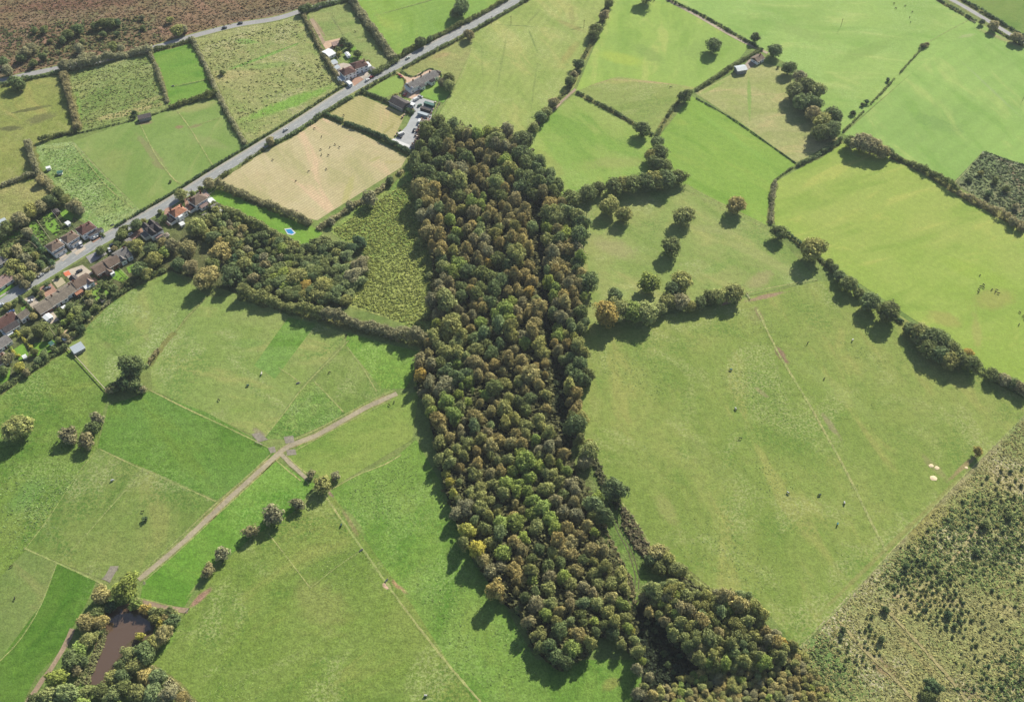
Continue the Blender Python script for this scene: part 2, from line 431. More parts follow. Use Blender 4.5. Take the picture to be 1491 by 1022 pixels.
def tufts(name, label, pts, spacing, size, h, tn_cols, seed=1, mask=None, kind='stuff', maxn=16000, line=None, lw=1.0):
    """upright blades and low clumps scattered in a photo polygon (or along a line)"""
    rg = np.random.default_rng(seed)
    if line is not None:
        L = np.array([tuple(q) for q in smooth_line(line, 1.0)]); n = int(len(L)/spacing)
        ix = rg.integers(0, len(L), n); X = L[ix, :2]+rg.normal(size=(n, 2))*lw*.4
    else:
        W = [at(*q) for q in pts]; WP = [(q.x, q.y) for q in W]
        xs = [q[0] for q in WP]; ys = [q[1] for q in WP]
        n = int((max(xs)-min(xs))*(max(ys)-min(ys))/spacing**2)
        X = np.stack([min(xs)+(max(xs)-min(xs))*rg.random(n), min(ys)+(max(ys)-min(ys))*rg.random(n)], 1)
        ok = np.array([inpoly(a, b, WP) for a, b in X]); X = X[ok]
    if mask is not None: X = X[mask(X, rg)]
    X = X[:maxn]; n = len(X); k = 5
    hh = .55*h*(.5+rg.random(n)); ss = size*(.6+.8*rg.random(n))
    C = np.concatenate([np.repeat(X, k, 0), np.zeros((n*k, 1))], 1)
    C[:, :2] += rg.normal(size=(n*k, 2))*np.repeat(ss, k)[:, None]*.3; C[:, 2] = .06+np.repeat(hh, k)*(.25+.6*rg.random(n*k))
    N = rg.normal(size=(n*k, 3)); N[:, 2] = np.abs(N[:, 2])*.8+1.3; N[:, 0] += .35; N[:, 1] += .6
    V, Fq = leaf_quads(C, N, np.repeat(ss, k)*.75, rg)
    tone = np.repeat(rg.random(n), k)*.8+.2*rg.random(n*k)
    c0 = np.array([X[:, 0].mean(), X[:, 1].mean(), 0]); V = V-c0
    o = obj(name, mesh_np(name, V, Fq, FOL, tone)); o.location = tuple(c0); o.color = alb(tn_cols, 1.35)
    tag(o, label, kind=kind); return o
# ================================================================ THE LAND
ZN[0] = .02
HV = field_mat('hedge_verge', (128, 138, 78), (108, 124, 66), mid=.3, speck=.4)
G0 = field_mat('grass_base', (120, 142, 78), (132, 152, 84))
me = mesh_py('ground', [(-4000, -3000, 0), (4000, -3000, 0), (4000, 9000, 0), (-4000, 9000, 0)], [[0, 1, 2, 3]], G0)
tag(obj('ground', me), kind='structure')
def field(label, pts, c1, c2, c3=None, name='field', **kw):
    return sheet(name, pts, field_mat('grass_'+label[:24].replace(' ', '_'), c1, c2, c3, **kw), label)
BR = (146, 122, 96)      # bare worn soil
PK = (178, 148, 120)
# --- north of the upper road: heath
field('reddish bracken heath above the upper road', [(-90, -70), (560, -70), (500, 0), (440, 14), (345, 36), (285, 51), (231, 67), (150, 88), (85, 99), (0, 118), (-90, 136)],
      (136, 114, 88), (122, 120, 84), (144, 116, 94), mid=.06, speck=.55, bump=.9, name='heath', tuftpatch=.4,
      patches=[((90, 52), (215, 40), 14, (122, 130, 82), .8), ((0, 80), (200, 62), 16, (112, 122, 74), .8), ((285, 28), (470, 8), 12, (112, 106, 84), .7),
               ((150, 28), (300, 8), 3, (158, 136, 110), .5), ((0, 15), (200, 0), 20, (120, 88, 74), .8)])
# --- between upper road and main road, left to right
field('olive pasture at the far left edge', [(-90, 138), (0, 120), (88, 102), (114, 192), (60, 207), (42, 210), (52, 248), (56, 262), (0, 272), (-90, 290)],
      (146, 154, 84), (134, 146, 76), (150, 152, 92), mid=.05, tuftpatch=.4,
      patches=[((0, 168), (85, 152), 5, (104, 108, 66), .9), ((35, 180), (85, 165), 12, (116, 118, 76), .85), ((0, 188), (30, 187), 8, (100, 104, 68), .9)])
field('rough pale pasture behind the end houses', [(-90, 290), (0, 272), (56, 262), (76, 280), (84, 300), (0, 330), (-90, 350)], (160, 160, 102), (142, 152, 86), (160, 156, 100), mid=.07, speck=.5, bump=.7)
field('rough green field with a straw coloured foot', [(88, 102), (218, 76), (246, 152), (240, 160), (196, 174), (116, 192)], (132, 150, 84), (150, 158, 96), (128, 146, 84), mid=.09, speck=.5, bump=.9, tuftpatch=.6,
      patches=[((125, 178), (235, 152), 9, (176, 168, 116), .9), ((185, 158), (235, 140), 8, (170, 164, 110), .6), ((112, 130), (118, 185), 3, (128, 164, 76), .8)])
field('small bright green paddock below the upper road', [(218, 76), (282, 58), (314, 136), (246, 153)], (104, 154, 64), (112, 160, 68), (120, 158, 72), speck=.25,
      patches=[((252, 128), (305, 116), 2, (86, 116, 60), .8)])
field('long pale rough field beside the main road', [(282, 58), (345, 40), (440, 22), (500, 126), (360, 212), (316, 136)], (158, 164, 106), (138, 156, 88), (162, 162, 108), mid=.08, speck=.5, bump=.9, tuftpatch=.5,
      patches=[((310, 110), (445, 60), 5, (120, 164, 76), .85), ((345, 60), (370, 62), 8, (120, 164, 76), .7), ((345, 180), (500, 120), 14, (126, 168, 70), .9), ((350, 100), (430, 92), 9, (130, 160, 84), .6), ((440, 26), (452, 40), 8, (150, 156, 92), .6)])
field('mown green paddocks beyond the main road', [(107, 206), (200, 174), (244, 160), (316, 138), (356, 214), (242, 292), (205, 307)], (134, 160, 88), (126, 154, 80), (146, 158, 92), mid=.03, speck=.18, bump=.2,
      patches=[((200, 180), (222, 178), 6, (150, 130, 104), .8), ((255, 186), (266, 184), 5, (150, 128, 100), .85), ((276, 186), (292, 182), 4, (150, 132, 104), .6), ((262, 160), (316, 148), 10, (156, 164, 100), .8), ((222, 236), (240, 246), 5, (142, 136, 98), .6), ((195, 190), (240, 245), 6, (148, 142, 104), .6), ((262, 162), (314, 150), 12, (158, 164, 104), .7), ((280, 200), (330, 215), 12, (150, 158, 104), .5), ((130, 225), (190, 290), 10, (140, 158, 92), .4), ((120, 240), (200, 222), 5, (146, 160, 96), .5)])
field('weedy green paddock left of the mown paddocks', [(52, 212), (107, 206), (152, 255), (205, 307), (160, 334), (146, 345), (100, 300), (76, 262), (56, 230)], (132, 160, 88), (146, 162, 98), (124, 154, 84), mid=.1, speck=.45, bump=.7, tuftpatch=.8,
      patches=[((107, 208), (198, 300), 3, (160, 162, 112), .8), ((60, 215), (100, 215), 5, (146, 158, 96), .6)])
field('paddock behind the pair of dark roofed houses', [(446, 18), (508, 4), (574, 88), (560, 100), (530, 118), (500, 92), (468, 58)], (136, 156, 90), (146, 158, 96), (140, 152, 94), mid=.05,
      patches=[((476, 15), (502, 55), 2, (114, 124, 84), .6), ((470, 52), (498, 50), 3, (118, 134, 84), .5), ((452, 22), (476, 58), 3, (160, 140, 116), .8)])
field('bright pasture above the main road hedge', [(516, -4), (560, -40), (900, -120), (760, -10), (660, 44), (600, 80), (578, 86)], (134, 172, 78), (142, 176, 84), (128, 164, 78), speck=.2, stripes=((570, 40), (690, 0), 6, .12),
      patches=[((540, 25), (650, -5), 1.5, (100, 118, 70), .7)])
# --- east of the main road, upper half
field('long pale grazed field east of the main road', [(690, 40), (760, -2), (900, -80), (890, 0), (866, 60), (836, 128), (775, 190), (735, 200), (632, 180), (662, 128), (684, 78)], (158, 174, 98), (150, 170, 90), (166, 176, 104), mid=.02, speck=.25, tuftpatch=.35,
      stripes=((640, 180), (770, 0), 7, .12),
      patches=[((812, 100), (842, 60), 8, (160, 156, 92), .7), ((720, 36), (790, 40), 1.5, (112, 132, 76), .7), ((768, 40), (784, 80), 1.8, (118, 140, 78), .7), ((784, 80), (770, 180), 1.8, (124, 144, 80), .5), ((740, 40), (720, 150), 2, (124, 144, 80), .5), ((765, 38), (790, 12), 1.8, (124, 140, 78), .6), ((830, 44), (850, 40), 3, (104, 126, 68), .8), ((700, 60), (705, 140), 2, (136, 154, 86), .5), ((812, 30), (850, 46), 6, (156, 150, 94), .6), ((830, 5), (835, 40), 5, (150, 150, 92), .5)])
field('paddock strip by the long farmhouse', [(583, 104), (690, 42), (684, 78), (660, 130), (640, 128), (630, 105), (612, 108), (600, 112)], (148, 160, 94), (156, 162, 100), (150, 154, 96), mid=.06,
      patches=[((630, 84), (655, 78), 7, (176, 156, 112), .8), ((620, 90), (650, 74), 9, (160, 154, 100), .6)])
field('square lawn paddock beside the farm drive', [(530, 132), (574, 106), (590, 116), (583, 134), (560, 142)], (134, 168, 82), (140, 170, 84), speck=.2)
field('large straw coloured mown field', [(470, 172), (512, 188), (560, 212), (592, 230), (584, 244), (462, 321), (440, 316), (318, 262), (392, 212)], (200, 188, 146), (208, 196, 156), (192, 184, 138), mid=.03, speck=.2, bump=.3,
      stripes=((318, 262), (470, 172), 2.2, .32), patches=[((515, 255), (500, 300), 6, (186, 184, 118), .7), ((540, 235), (555, 228), 4, (176, 178, 110), .6), ((560, 236), (584, 236), 5, (190, 180, 124), .6)])
field('small straw coloured mown field', [(523, 138), (560, 154), (590, 166), (585, 178), (572, 204), (562, 206), (476, 168)], (190, 180, 130), (198, 188, 140), (180, 176, 118), mid=.04, speck=.2, bump=.3,
      stripes=((523, 138), (590, 168), 2.4, .28), patches=[((566, 160), (590, 176), 4, (160, 160, 94), .6), ((556, 196), (575, 180), 4, (160, 158, 94), .6)])
field('rolling green pasture with dry ridge', [(893, -10), (930, -60), (1020, -60), (975, 4), (1020, 24), (1092, 66), (1078, 84), (1012, 128), (990, 124), (900, 112), (866, 122), (838, 134), (868, 62)], (150, 178, 90), (142, 172, 86), (158, 184, 88), mid=.014, speck=.16, bump=.2,
      patches=[((880, 80), (930, 92), 16, (166, 186, 84), .8), ((925, 65), (960, 90), 14, (130, 158, 82), .6), ((1000, 80), (1060, 60), 22, (138, 166, 86), .6)])
field('grazed pasture under the dry ridge', [(838, 134), (866, 122), (900, 112), (990, 124), (1012, 128), (992, 140), (950, 196), (900, 164)], (150, 164, 92), (158, 166, 98), (142, 160, 88), mid=.06, speck=.25, tuftpatch=.4,
      patches=[((892, 116), (1008, 124), 3.5, (178, 164, 116), .85), ((858, 126), (900, 112), 2, (166, 158, 108), .7)])
field('green pasture above the dark tree belt', [(836, 138), (900, 168), (948, 198), (962, 250), (900, 265), (830, 284), (806, 290), (764, 222), (775, 192)], (138, 170, 80), (146, 172, 86), (154, 170, 92), mid=.03, speck=.2, tuftpatch=.3,
      patches=[((850, 240), (940, 235), 16, (156, 168, 96), .7), ((780, 220), (820, 260), 14, (152, 162, 90), .6), ((850, 190), (920, 225), 14, (128, 166, 70), .6)])
field('bright pasture right of the dark tree belt', [(1006, 140), (1080, 180), (1160, 238), (1126, 266), (1120, 330), (996, 268), (955, 206)], (134, 168, 72), (142, 174, 78), (130, 162, 74), mid=.03, speck=.18,
      patches=[((1010, 160), (1130, 245), 6, (140, 178, 82), .5)])
field('pale dry pasture below the small barn', [(1012, 136), (1070, 106), (1110, 92), (1145, 100), (1185, 180), (1222, 202), (1160, 238), (1080, 180)], (166, 170, 112), (158, 168, 102), (172, 172, 120), mid=.05, speck=.25,
      patches=[((1090, 108), (1092, 180), 3, (134, 166, 84), .8), ((1080, 96), (1115, 80), 4, (156, 140, 118), .85), ((1018, 138), (1060, 116), 5, (140, 172, 84), .6)])
field('wide upper right pasture', [(976, 2), (1020, -50), (1340, -60), (1374, 4), (1424, 34), (1340, 96), (1224, 196), (1140, 90), (1094, 66)], (150, 182, 98), (144, 174, 92), (156, 184, 100), mid=.012, speck=.15, bump=.2, tuftpatch=.2,
      patches=[((1220, 90), (1300, 60), 14, (134, 164, 84), .6), ((1120, 30), (1200, 60), 18, (142, 168, 92), .5)])
field('pasture beyond the top right lane', [(1340, -70), (1600, -70), (1600, 90), (1491, 62), (1432, 22), (1374, -6)], (112, 144, 66), (120, 150, 72), mid=.03, speck=.15)
field('broad right hand pasture', [(1424, 34), (1491, 66), (1600, 110), (1600, 240), (1491, 240), (1432, 220), (1386, 268), (1300, 224), (1228, 196), (1340, 96)], (148, 182, 96), (140, 174, 92), (152, 184, 100), mid=.012, speck=.14, bump=.18,
      stripes=((1260, 180), (1430, 60), 14, .1), patches=[((1400, 90), (1491, 175), 3, (156, 178, 118), .6), ((1330, 170), (1400, 190), 22, (124, 158, 84), .6), ((1425, 42), (1491, 70), 5, (164, 156, 112), .7), ((1395, 55), (1420, 50), 5, (176, 180, 130), .5)])
field('scrubby plot at the right edge', [(1432, 220), (1491, 240), (1600, 262), (1600, 380), (1491, 328), (1440, 300), (1388, 266)], (124, 138, 96), (134, 148, 98), (134, 126, 100), mid=.1, speck=.55, bump=1, tuftpatch=.8, name='rough_ground',
      patches=[((1400, 278), (1460, 310), 6, (140, 154, 92), .8), ((1470, 240), (1491, 280), 8, (134, 118, 96), .8), ((1436, 226), (1480, 240), 3, (138, 124, 98), .8)])
field('great curved mown pasture', [(1228, 206), (1300, 230), (1380, 276), (1491, 336), (1600, 400), (1600, 640), (1491, 574), (1440, 545), (1350, 478), (1240, 405), (1130, 330), (1120, 300), (1128, 266), (1180, 236)],
      (156, 178, 86), (148, 174, 78), (164, 178, 94), mid=.025, speck=.18, bump=.25, stripes=((1180, 330), (1440, 480), 4.5, .06),
      patches=[((1360, 460), (1390, 470), 16, (164, 160, 92), .6), ((1420, 440), (1470, 430), 22, (164, 162, 92), .6), ((1380, 380), (1480, 420), 18, (148, 176, 70), .5), ((1420, 460), (1425, 510), 8, (170, 166, 100), .5), ((1230, 310), (1260, 320), 14, (160, 176, 86), .5)])
# --- middle: meadow, gardens
field('tufted pale meadow beside the wood', [(592, 240), (606, 226), (640, 300), (640, 480), (622, 486), (560, 462), (500, 444), (534, 374), (478, 336), (540, 290)], (148, 164, 88), (128, 154, 78), (162, 168, 98), mid=.12, speck=.6, bump=1, name='meadow',
      patches=[((575, 260), (590, 300), 16, (110, 146, 70), .7), ((590, 244), (600, 270), 6, (118, 160, 70), .8), ((505, 440), (535, 400), 6, (118, 158, 72), .7)])
field('green triangular lawn behind the wooded gardens', [(306, 262), (330, 272), (448, 326), (470, 340), (440, 362), (380, 332), (316, 298), (300, 288)], (112, 162, 64), (122, 168, 70), speck=.2, name='lawn')
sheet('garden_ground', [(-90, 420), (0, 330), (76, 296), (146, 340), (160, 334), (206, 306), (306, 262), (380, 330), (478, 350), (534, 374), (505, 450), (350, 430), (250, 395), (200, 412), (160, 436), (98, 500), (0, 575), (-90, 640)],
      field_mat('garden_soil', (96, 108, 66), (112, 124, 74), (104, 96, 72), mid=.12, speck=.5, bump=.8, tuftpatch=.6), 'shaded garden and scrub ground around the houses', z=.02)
field('grazed field inside the curved row of oaks', [(806, 290), (830, 284), (900, 268), (962, 252), (996, 268), (1120, 330), (1190, 408), (1100, 428), (1000, 448), (860, 478), (846, 470), (850, 400), (848, 340)], (146, 164, 92), (154, 164, 98), (136, 158, 84), mid=.04, speck=.25, tuftpatch=.5,
      patches=[((860, 350), (920, 370), 20, (164, 162, 112), .7), ((1090, 415), (1120, 400), 16, (166, 160, 112), .7), ((1060, 350), (1160, 400), 12, (160, 168, 104), .7), ((1000, 330), (1080, 340), 10, (158, 164, 106), .5), ((848, 350), (856, 470), 6, (158, 160, 96), .8), ((1020, 400), (1070, 380), 12, (126, 160, 76), .5)])
field('very large grazed pasture right of the wood', [(846, 474), (900, 470), (1010, 452), (1100, 430), (1190, 410), (1240, 410), (1340, 480), (1440, 550), (1491, 578), (1600, 640), (1491, 604), (1160, 944), (1100, 870), (1040, 862), (940, 800), (906, 740), (870, 680), (846, 640), (846, 560)],
      (138, 156, 80), (147, 160, 86), (128, 151, 72), mid=.05, speck=.3, bump=.35, tuftpatch=.6,
      patches=[((1080, 440), (1150, 424), 5, (166, 138, 118), .85), ((1098, 445), (1112, 470), 5, (164, 134, 114), .8), ((1130, 505), (1146, 530), 7, (146, 116, 102), .85), ((1195, 600), (1225, 640), 6, (156, 148, 112), .7), ((1100, 565), (1120, 580), 4, (158, 148, 112), .6),
               ((1340, 660), (1380, 700), 8, (152, 148, 100), .6), ((1380, 700), (1425, 660), 4, (164, 140, 108), .7), ((1160, 925), (1440, 655), 4, (150, 148, 92), .6), ((960, 720), (980, 760), 14, (160, 162, 100), .5), ((1150, 520), (1290, 620), 14, (148, 166, 92), .5), ((1100, 448), (1100, 470), 14, (140, 146, 92), .5), ((1000, 640), (1060, 700), 16, (134, 150, 80), .5)])
field('rough tawny ground in the bottom right corner', [(1491, 604), (1600, 500), (1800, 700), (1700, 1150), (1150, 1150), (1170, 1000), (1162, 942)], (154, 158, 102), (138, 152, 92), (164, 160, 106), mid=.05, speck=.6, bump=1, tuftpatch=.9, name='rough_ground',
      patches=[((1290, 910), (1380, 1000), 8, (158, 148, 98), .8), ((1290, 880), (1340, 960), 5, (166, 156, 104), .6), ((1180, 930), (1230, 980), 16, (106, 140, 74), .8), ((1200, 890), (1491, 610), 14, (152, 146, 106), .7), ((1270, 960), (1310, 990), 14, (140, 116, 84), .7), ((1330, 780), (1380, 740), 24, (150, 146, 72), .6), ((1330, 700), (1400, 680), 20, (152, 146, 76), .6), ((1400, 1000), (1430, 1020), 16, (138, 122, 90), .6), ((1400, 850), (1470, 950), 24, (136, 140, 92), .5)])
# --- lower left: horse paddocks
field('horse paddock under the garden trees', [(98, 502), (160, 437), (204, 412), (252, 396), (302, 432), (270, 462), (218, 530), (192, 545), (158, 572)], (134, 156, 84), (142, 160, 88), (124, 150, 76), mid=.06, speck=.35, tuftpatch=.8,
      patches=[((135, 480), (200, 545), 1.2, (108, 128, 64), .8), ((150, 500), (160, 505), 8, (140, 150, 90), .5)])
field('grazed paddock above the track fork', [(302, 432), (350, 432), (460, 470), (505, 486), (480, 520), (440, 560), (384, 640), (222, 568), (218, 530)], (142, 160, 88), (146, 160, 94), (132, 156, 82), mid=.05, speck=.3, tuftpatch=.7,
      patches=[((370, 625), (386, 640), 6, (150, 142, 120), .8), ((330, 500), (390, 500), 10, (120, 152, 76), .5), ((300, 610), (370, 640), 5, (152, 152, 100), .5)])
field('bright strip paddock among the grazed paddocks', [(420, 462), (460, 472), (400, 552), (384, 540), (370, 532)], (110, 154, 66), (118, 158, 76), (126, 160, 86), mid=.1, speck=.35, tuftpatch=.6)
field('weedy triangular paddock by the track', [(440, 562), (458, 556), (508, 604), (420, 640), (386, 638)], (118, 150, 72), (140, 162, 88), (112, 146, 68), mid=.12, speck=.5, bump=.8, tuftpatch=.8)
field('grazed square paddock left of the wood', [(505, 500), (556, 560), (576, 570), (504, 604), (458, 556)], (132, 152, 80), (138, 156, 86), (126, 150, 76), mid=.1, speck=.35, tuftpatch=.6)
field('bright paddock in the shadow of the tall hedge', [(505, 484), (560, 500), (612, 512), (604, 545), (590, 566), (556, 566), (504, 502)], (120, 156, 66), (130, 162, 72), (114, 150, 64), mid=.06, speck=.4, tuftpatch=.6)
field('paddock between track and wood', [(416, 660), (500, 612), (576, 576), (610, 570), (600, 640), (500, 700), (478, 712), (462, 690), (444, 692)], (128, 156, 74), (138, 160, 80), (146, 162, 84), mid=.05, speck=.3,
      patches=[((418, 656), (426, 660), 5, (140, 134, 120), .8), ((500, 700), (580, 658), 3, (160, 170, 100), .8), ((520, 690), (580, 668), 4, (150, 160, 84), .6)])
field('deep green paddock by the long track', [(218, 570), (300, 600), (400, 655), (398, 664), (316, 728), (240, 694), (142, 652), (158, 590)], (94, 138, 54), (102, 142, 60), (112, 148, 70), mid=.06, speck=.4, bump=.5, tuftpatch=.7)
field('far left green field with dark oak', [(-90, 640), (0, 575), (98, 506), (158, 574), (150, 600), (142, 652), (120, 690), (40, 800), (0, 845), (-90, 900)], (112, 142, 62), (120, 146, 70), (130, 148, 74), mid=.05, speck=.45, bump=.6, tuftpatch=.8,
      patches=[((60, 530), (120, 600), 20, (122, 144, 66), .5), ((20, 740), (60, 700), 22, (112, 152, 78), .5)])
field('grazed paddock with a lone sapling', [(142, 652), (240, 694), (316, 728), (198, 842), (150, 844), (40, 800)], (126, 146, 76), (134, 150, 82), (110, 144, 66), mid=.05, speck=.35, tuftpatch=.8,
      patches=[((150, 844), (170, 828), 5, (140, 130, 124), .9), ((185, 815), (260, 780), 5, (136, 150, 84), .6)])
field('dark green field in the lower left corner', [(82, 818), (140, 846), (125, 880), (104, 916), (90, 945), (52, 985), (30, 1030), (-60, 1060), (0, 950)], (82, 128, 46), (92, 134, 52), (100, 140, 60), mid=.07, speck=.35, bump=.4, tuftpatch=.6)
field('grey green strip field at the left edge', [(38, 800), (84, 820), (60, 880), (0, 960), (-90, 1100), (-90, 900), (0, 840)], (124, 144, 80), (132, 148, 84), (116, 142, 72), mid=.05, speck=.3, tuftpatch=.4)
field('narrow green field below the track', [(404, 670), (446, 700), (460, 704), (432, 742), (300, 830), (268, 884), (204, 872), (210, 842), (312, 750)], (104, 154, 60), (114, 158, 68), (122, 162, 74), mid=.05, speck=.35, tuftpatch=.6,
      patches=[((270, 872), (320, 815), 3, (158, 168, 104), .7), ((205, 846), (212, 850), 4, (142, 130, 122), .8)])
field('broad grazed field in the lower middle', [(478, 716), (500, 700), (700, 1022), (740, 1100), (300, 1100), (262, 1010), (218, 966), (264, 900), (306, 836), (366, 782), (440, 738)], (126, 149, 72), (122, 147, 66), (136, 152, 78), mid=.045, speck=.4, bump=.45, tuftpatch=.75,
      patches=[((274, 886), (306, 858), 6, (168, 132, 118), .9), ((478, 716), (488, 722), 4, (160, 140, 122), .9), ((560, 850), (566, 856), 5, (226, 190, 168), .95), ((574, 846), (584, 856), 6, (190, 150, 118), .8), ((500, 740), (520, 780), 5, (158, 148, 104), .7), ((440, 860), (500, 900), 30, (146, 152, 88), .5), ((225, 960), (260, 910), 8, (124, 160, 72), .6)])
field('vivid green field along the wood', [(480, 714), (580, 662), (606, 640), (640, 700), (690, 820), (740, 890), (780, 960), (930, 960), (960, 1022), (980, 1100), (740, 1100), (600, 880)], (114, 150, 64), (122, 155, 68), (128, 157, 76), mid=.06, speck=.4, bump=.5, tuftpatch=.6,
      patches=[((500, 740), (530, 780), 6, (146, 150, 96), .5), ((568, 850), (590, 862), 6, (186, 150, 120), .7), ((880, 1000), (900, 990), 10, (150, 148, 84), .6)])
ZF[0] = ZN[0]
# leaf litter under the woods, its colour darkened to stand in for shade
SHADED_LITTER = field_mat('leaf_litter', (44, 48, 34), (36, 44, 32), (48, 46, 34), mid=.15, speck=.5, bump=.9)
WOOD = [(617, 190), (640, 178), (668, 184), (692, 196), (735, 190), (762, 212), (785, 240), (790, 262), (777, 300), (779, 340), (785, 400), (788, 460), (792, 510), (803, 540), (806, 600), (822, 650), (838, 690), (856, 720), (868, 748), (880, 790), (898, 820), (912, 860), (925, 900), (933, 950), (925, 960), (895, 925), (862, 930), (852, 958), (812, 975), (775, 945), (765, 905), (735, 880), (712, 848), (688, 806), (664, 760), (650, 720), (640, 680), (632, 640), (622, 600), (610, 570), (603, 530), (625, 495), (634, 470), (628, 440), (632, 400), (628, 365), (614, 320), (604, 280), (602, 235)]
EAST = [(785, 240), (806, 262), (815, 290), (845, 320), (852, 350), (846, 385), (866, 410), (850, 440), (852, 470), (842, 480), (855, 520), (856, 560), (838, 566), (842, 600), (850, 612), (846, 640), (820, 636), (812, 600), (812, 540), (800, 500), (794, 440), (790, 380), (788, 320), (790, 268)]
sheet('wood_floor', WOOD, SHADED_LITTER, 'leaf litter under the long wood')
sheet('wood_floor', EAST, SHADED_LITTER, 'leaf litter under the strip of trees east of the stream')
sheet('wood_floor', [(770, 250), (800, 262), (812, 300), (815, 480), (830, 560), (834, 650), (826, 660), (804, 600), (796, 530), (784, 460), (774, 330)], SHADED_LITTER, 'ground darkened for shade along the stream between the trees')  # dark sheet stands in for the shadow in the stream gap
SE1 = [(932, 868), (950, 850), (975, 850), (1010, 862), (1050, 864), (1085, 866), (1104, 880), (1118, 915), (1150, 945), (1130, 962), (1060, 975), (1020, 966), (1000, 940), (960, 905)]
SE2 = [(950, 1010), (985, 990), (1030, 975), (1060, 965), (1120, 955), (1165, 946), (1190, 985), (1235, 1045), (930, 1050)]
sheet('wood_floor', [(926, 850), (975, 846), (1085, 864), (1120, 915), (1166, 944), (1240, 1060), (930, 1070), (934, 985), (925, 900)], SHADED_LITTER, 'ground darkened for shade under the young wood at the bottom right')  # shadowed ground of the young wood, painted in as a dark sheet
# ride between wood and eastern field
sheet('ride', [(834, 650), (850, 640), (868, 680), (885, 712), (905, 735), (930, 775), (950, 810), (945, 850), (926, 884), (915, 860), (898, 812), (875, 770), (858, 735)], field_mat('ride_grass', (116, 138, 74), (108, 146, 66), (124, 122, 80), mid=.12, speck=.5, bump=.8, tuftpatch=.6), 'grassy ride between wood and pasture')
sheet('ride', [(904, 736), (916, 742), (945, 795), (954, 800), (1040, 866), (1000, 850), (940, 815), (925, 800), (908, 770)], field_mat('bramble_ground', (112, 104, 76), (124, 110, 84), (96, 100, 66), mid=.2, speck=.6, bump=1), 'brown bracken bank beside the pasture')
TRK = M('stone_track', (172, 162, 136), var=.2, scale=.6); MUD = M('wheel_rut', (86, 80, 56), var=.3)
for off in (-1.0, .9): ribbon('wheel_rut', [(882, 730), (900, 770), (918, 805), (928, 840), (927, 858)], .5, MUD, off=off, label='dark wheel rut along the grassy ride', wob=.4)
# pond
pm, pt, pp = newmat('pond_water', .06, 1.0); pp.inputs['Base Color'].default_value = alb((108, 88, 72), .95)
pc = nnode(pt, 'ShaderNodeTexCoord').outputs['Object']; b_ = nnode(pt, 'ShaderNodeBump'); b_.inputs['Strength'].default_value = .25
pt.links.new(noise(pt, pc, 1.2, 2), b_.inputs['Height']); pt.links.new(b_.outputs[0], pp.inputs['Normal'])
sheet('pond_bank', [(155, 888), (188, 878), (215, 893), (226, 908), (222, 925), (196, 940), (172, 970), (150, 998), (122, 996), (130, 970), (138, 940), (145, 915)], M('pond_mud', (96, 84, 60), var=.3), 'muddy bank of the pond')
sheet('pond', [(158, 895), (178, 884), (196, 890), (208, 899), (218, 905), (220, 916), (208, 921), (196, 928), (184, 938), (172, 958), (160, 972), (150, 990), (143, 997), (130, 994), (134, 975), (143, 950), (148, 930), (152, 912)], pm, 'brown pond in the lower left')
# ---------------------------------------------------------------- roads, paths
ASP = M('asphalt', (158, 162, 164), rough=.85, var=.12, scale=.5); ASP2 = M('old_asphalt', (164, 164, 166), rough=.85, var=.12)
VERGE = field_mat('verge_grass', (136, 148, 92), (122, 142, 78), mid=.15, speck=.4)
PAVE = M('pavement', (176, 172, 166), var=.12)
RA = [(-60, 476), (0, 441), (81, 392), (150, 350), (242, 299), (309, 257), (365, 223), (430, 183), (508, 133), (575, 98), (640, 63), (700, 31), (760, -3), (860, -58)]
RB = [(-60, 132), (0, 118), (83, 100), (150, 88), (231, 68), (285, 52), (345, 37), (400, 28), (440, 16), (480, 4), (540, -22)]
RC = [(1300, -50), (1371, -8), (1400, 8), (1434, 28), (1470, 50), (1520, 78), (1580, 115)]
ribbon('verge', RA, 11.5, VERGE, label='grass verge of the main road')
ribbon('road', RA, 7.4, ASP, label='main road crossing the upper left', step=3)
ribbon('pavement', RA, 1.7, PAVE, z=.17, off=4.7, thick=.12, label='raised footway on the far side of the main road')
ribbon('verge', RB, 9, VERGE, label='grass verge of the upper road')
ribbon('road', RB, 6.2, ASP2, label='upper road along the heath', step=3)
ribbon('verge', RC, 9, VERGE, label='grass verge of the lane in the top right corner')
ribbon('road', RC, 4.6, ASP2, label='lane in the top right corner')
WH = M('road_paint', (235, 235, 230), var=.05)
L = smooth_line(RA, 1.0); mb = MB()
for i in range(0, len(L)-5, 9):
    mb.bar(L[i], L[min(i+4, len(L)-1)], .16, ZN[0]+.004, ZN[0]+.008)
tag(mb.build('road_marking', WH), 'dashed white centre line of the main road', kind='structure')
for off in (-3.55, 3.5): ribbon('road_marking', RA, .12, WH, off=off, label='pale edge line of the main road')
ribbon('track', [(960, -8), (975, 2), (1016, 24), (1070, 55), (1118, 78)], 3.2, M('farm_track', (172, 160, 136), var=.2), label='farm track running to the small barn')
TR = [(578, 573), (540, 590), (500, 612), (460, 634), (420, 650), (402, 664), (360, 702), (310, 748), (260, 795), (202, 844)]
ribbon('track_edge', TR, 4.4, field_mat('track_edge_grass', (152, 154, 104), (136, 150, 84), mid=.3, speck=.5), wob=.5, label='pale grass edge of the long paddock track')
ribbon('track', TR, 2.9, TRK, wob=.25, label='long stone track through the horse paddocks')
ribbon('track', [(408, 660), (424, 676), (446, 696)], 2.3, TRK, wob=.3, label='short spur of stone track at the fork')
ribbon('track', [(106, 915), (92, 945), (72, 976), (52, 1004), (36, 1030), (20, 1060)], 2.6, M('dirt_path', (166, 146, 122), var=.25), wob=.4, label='dirt path beside the pond')
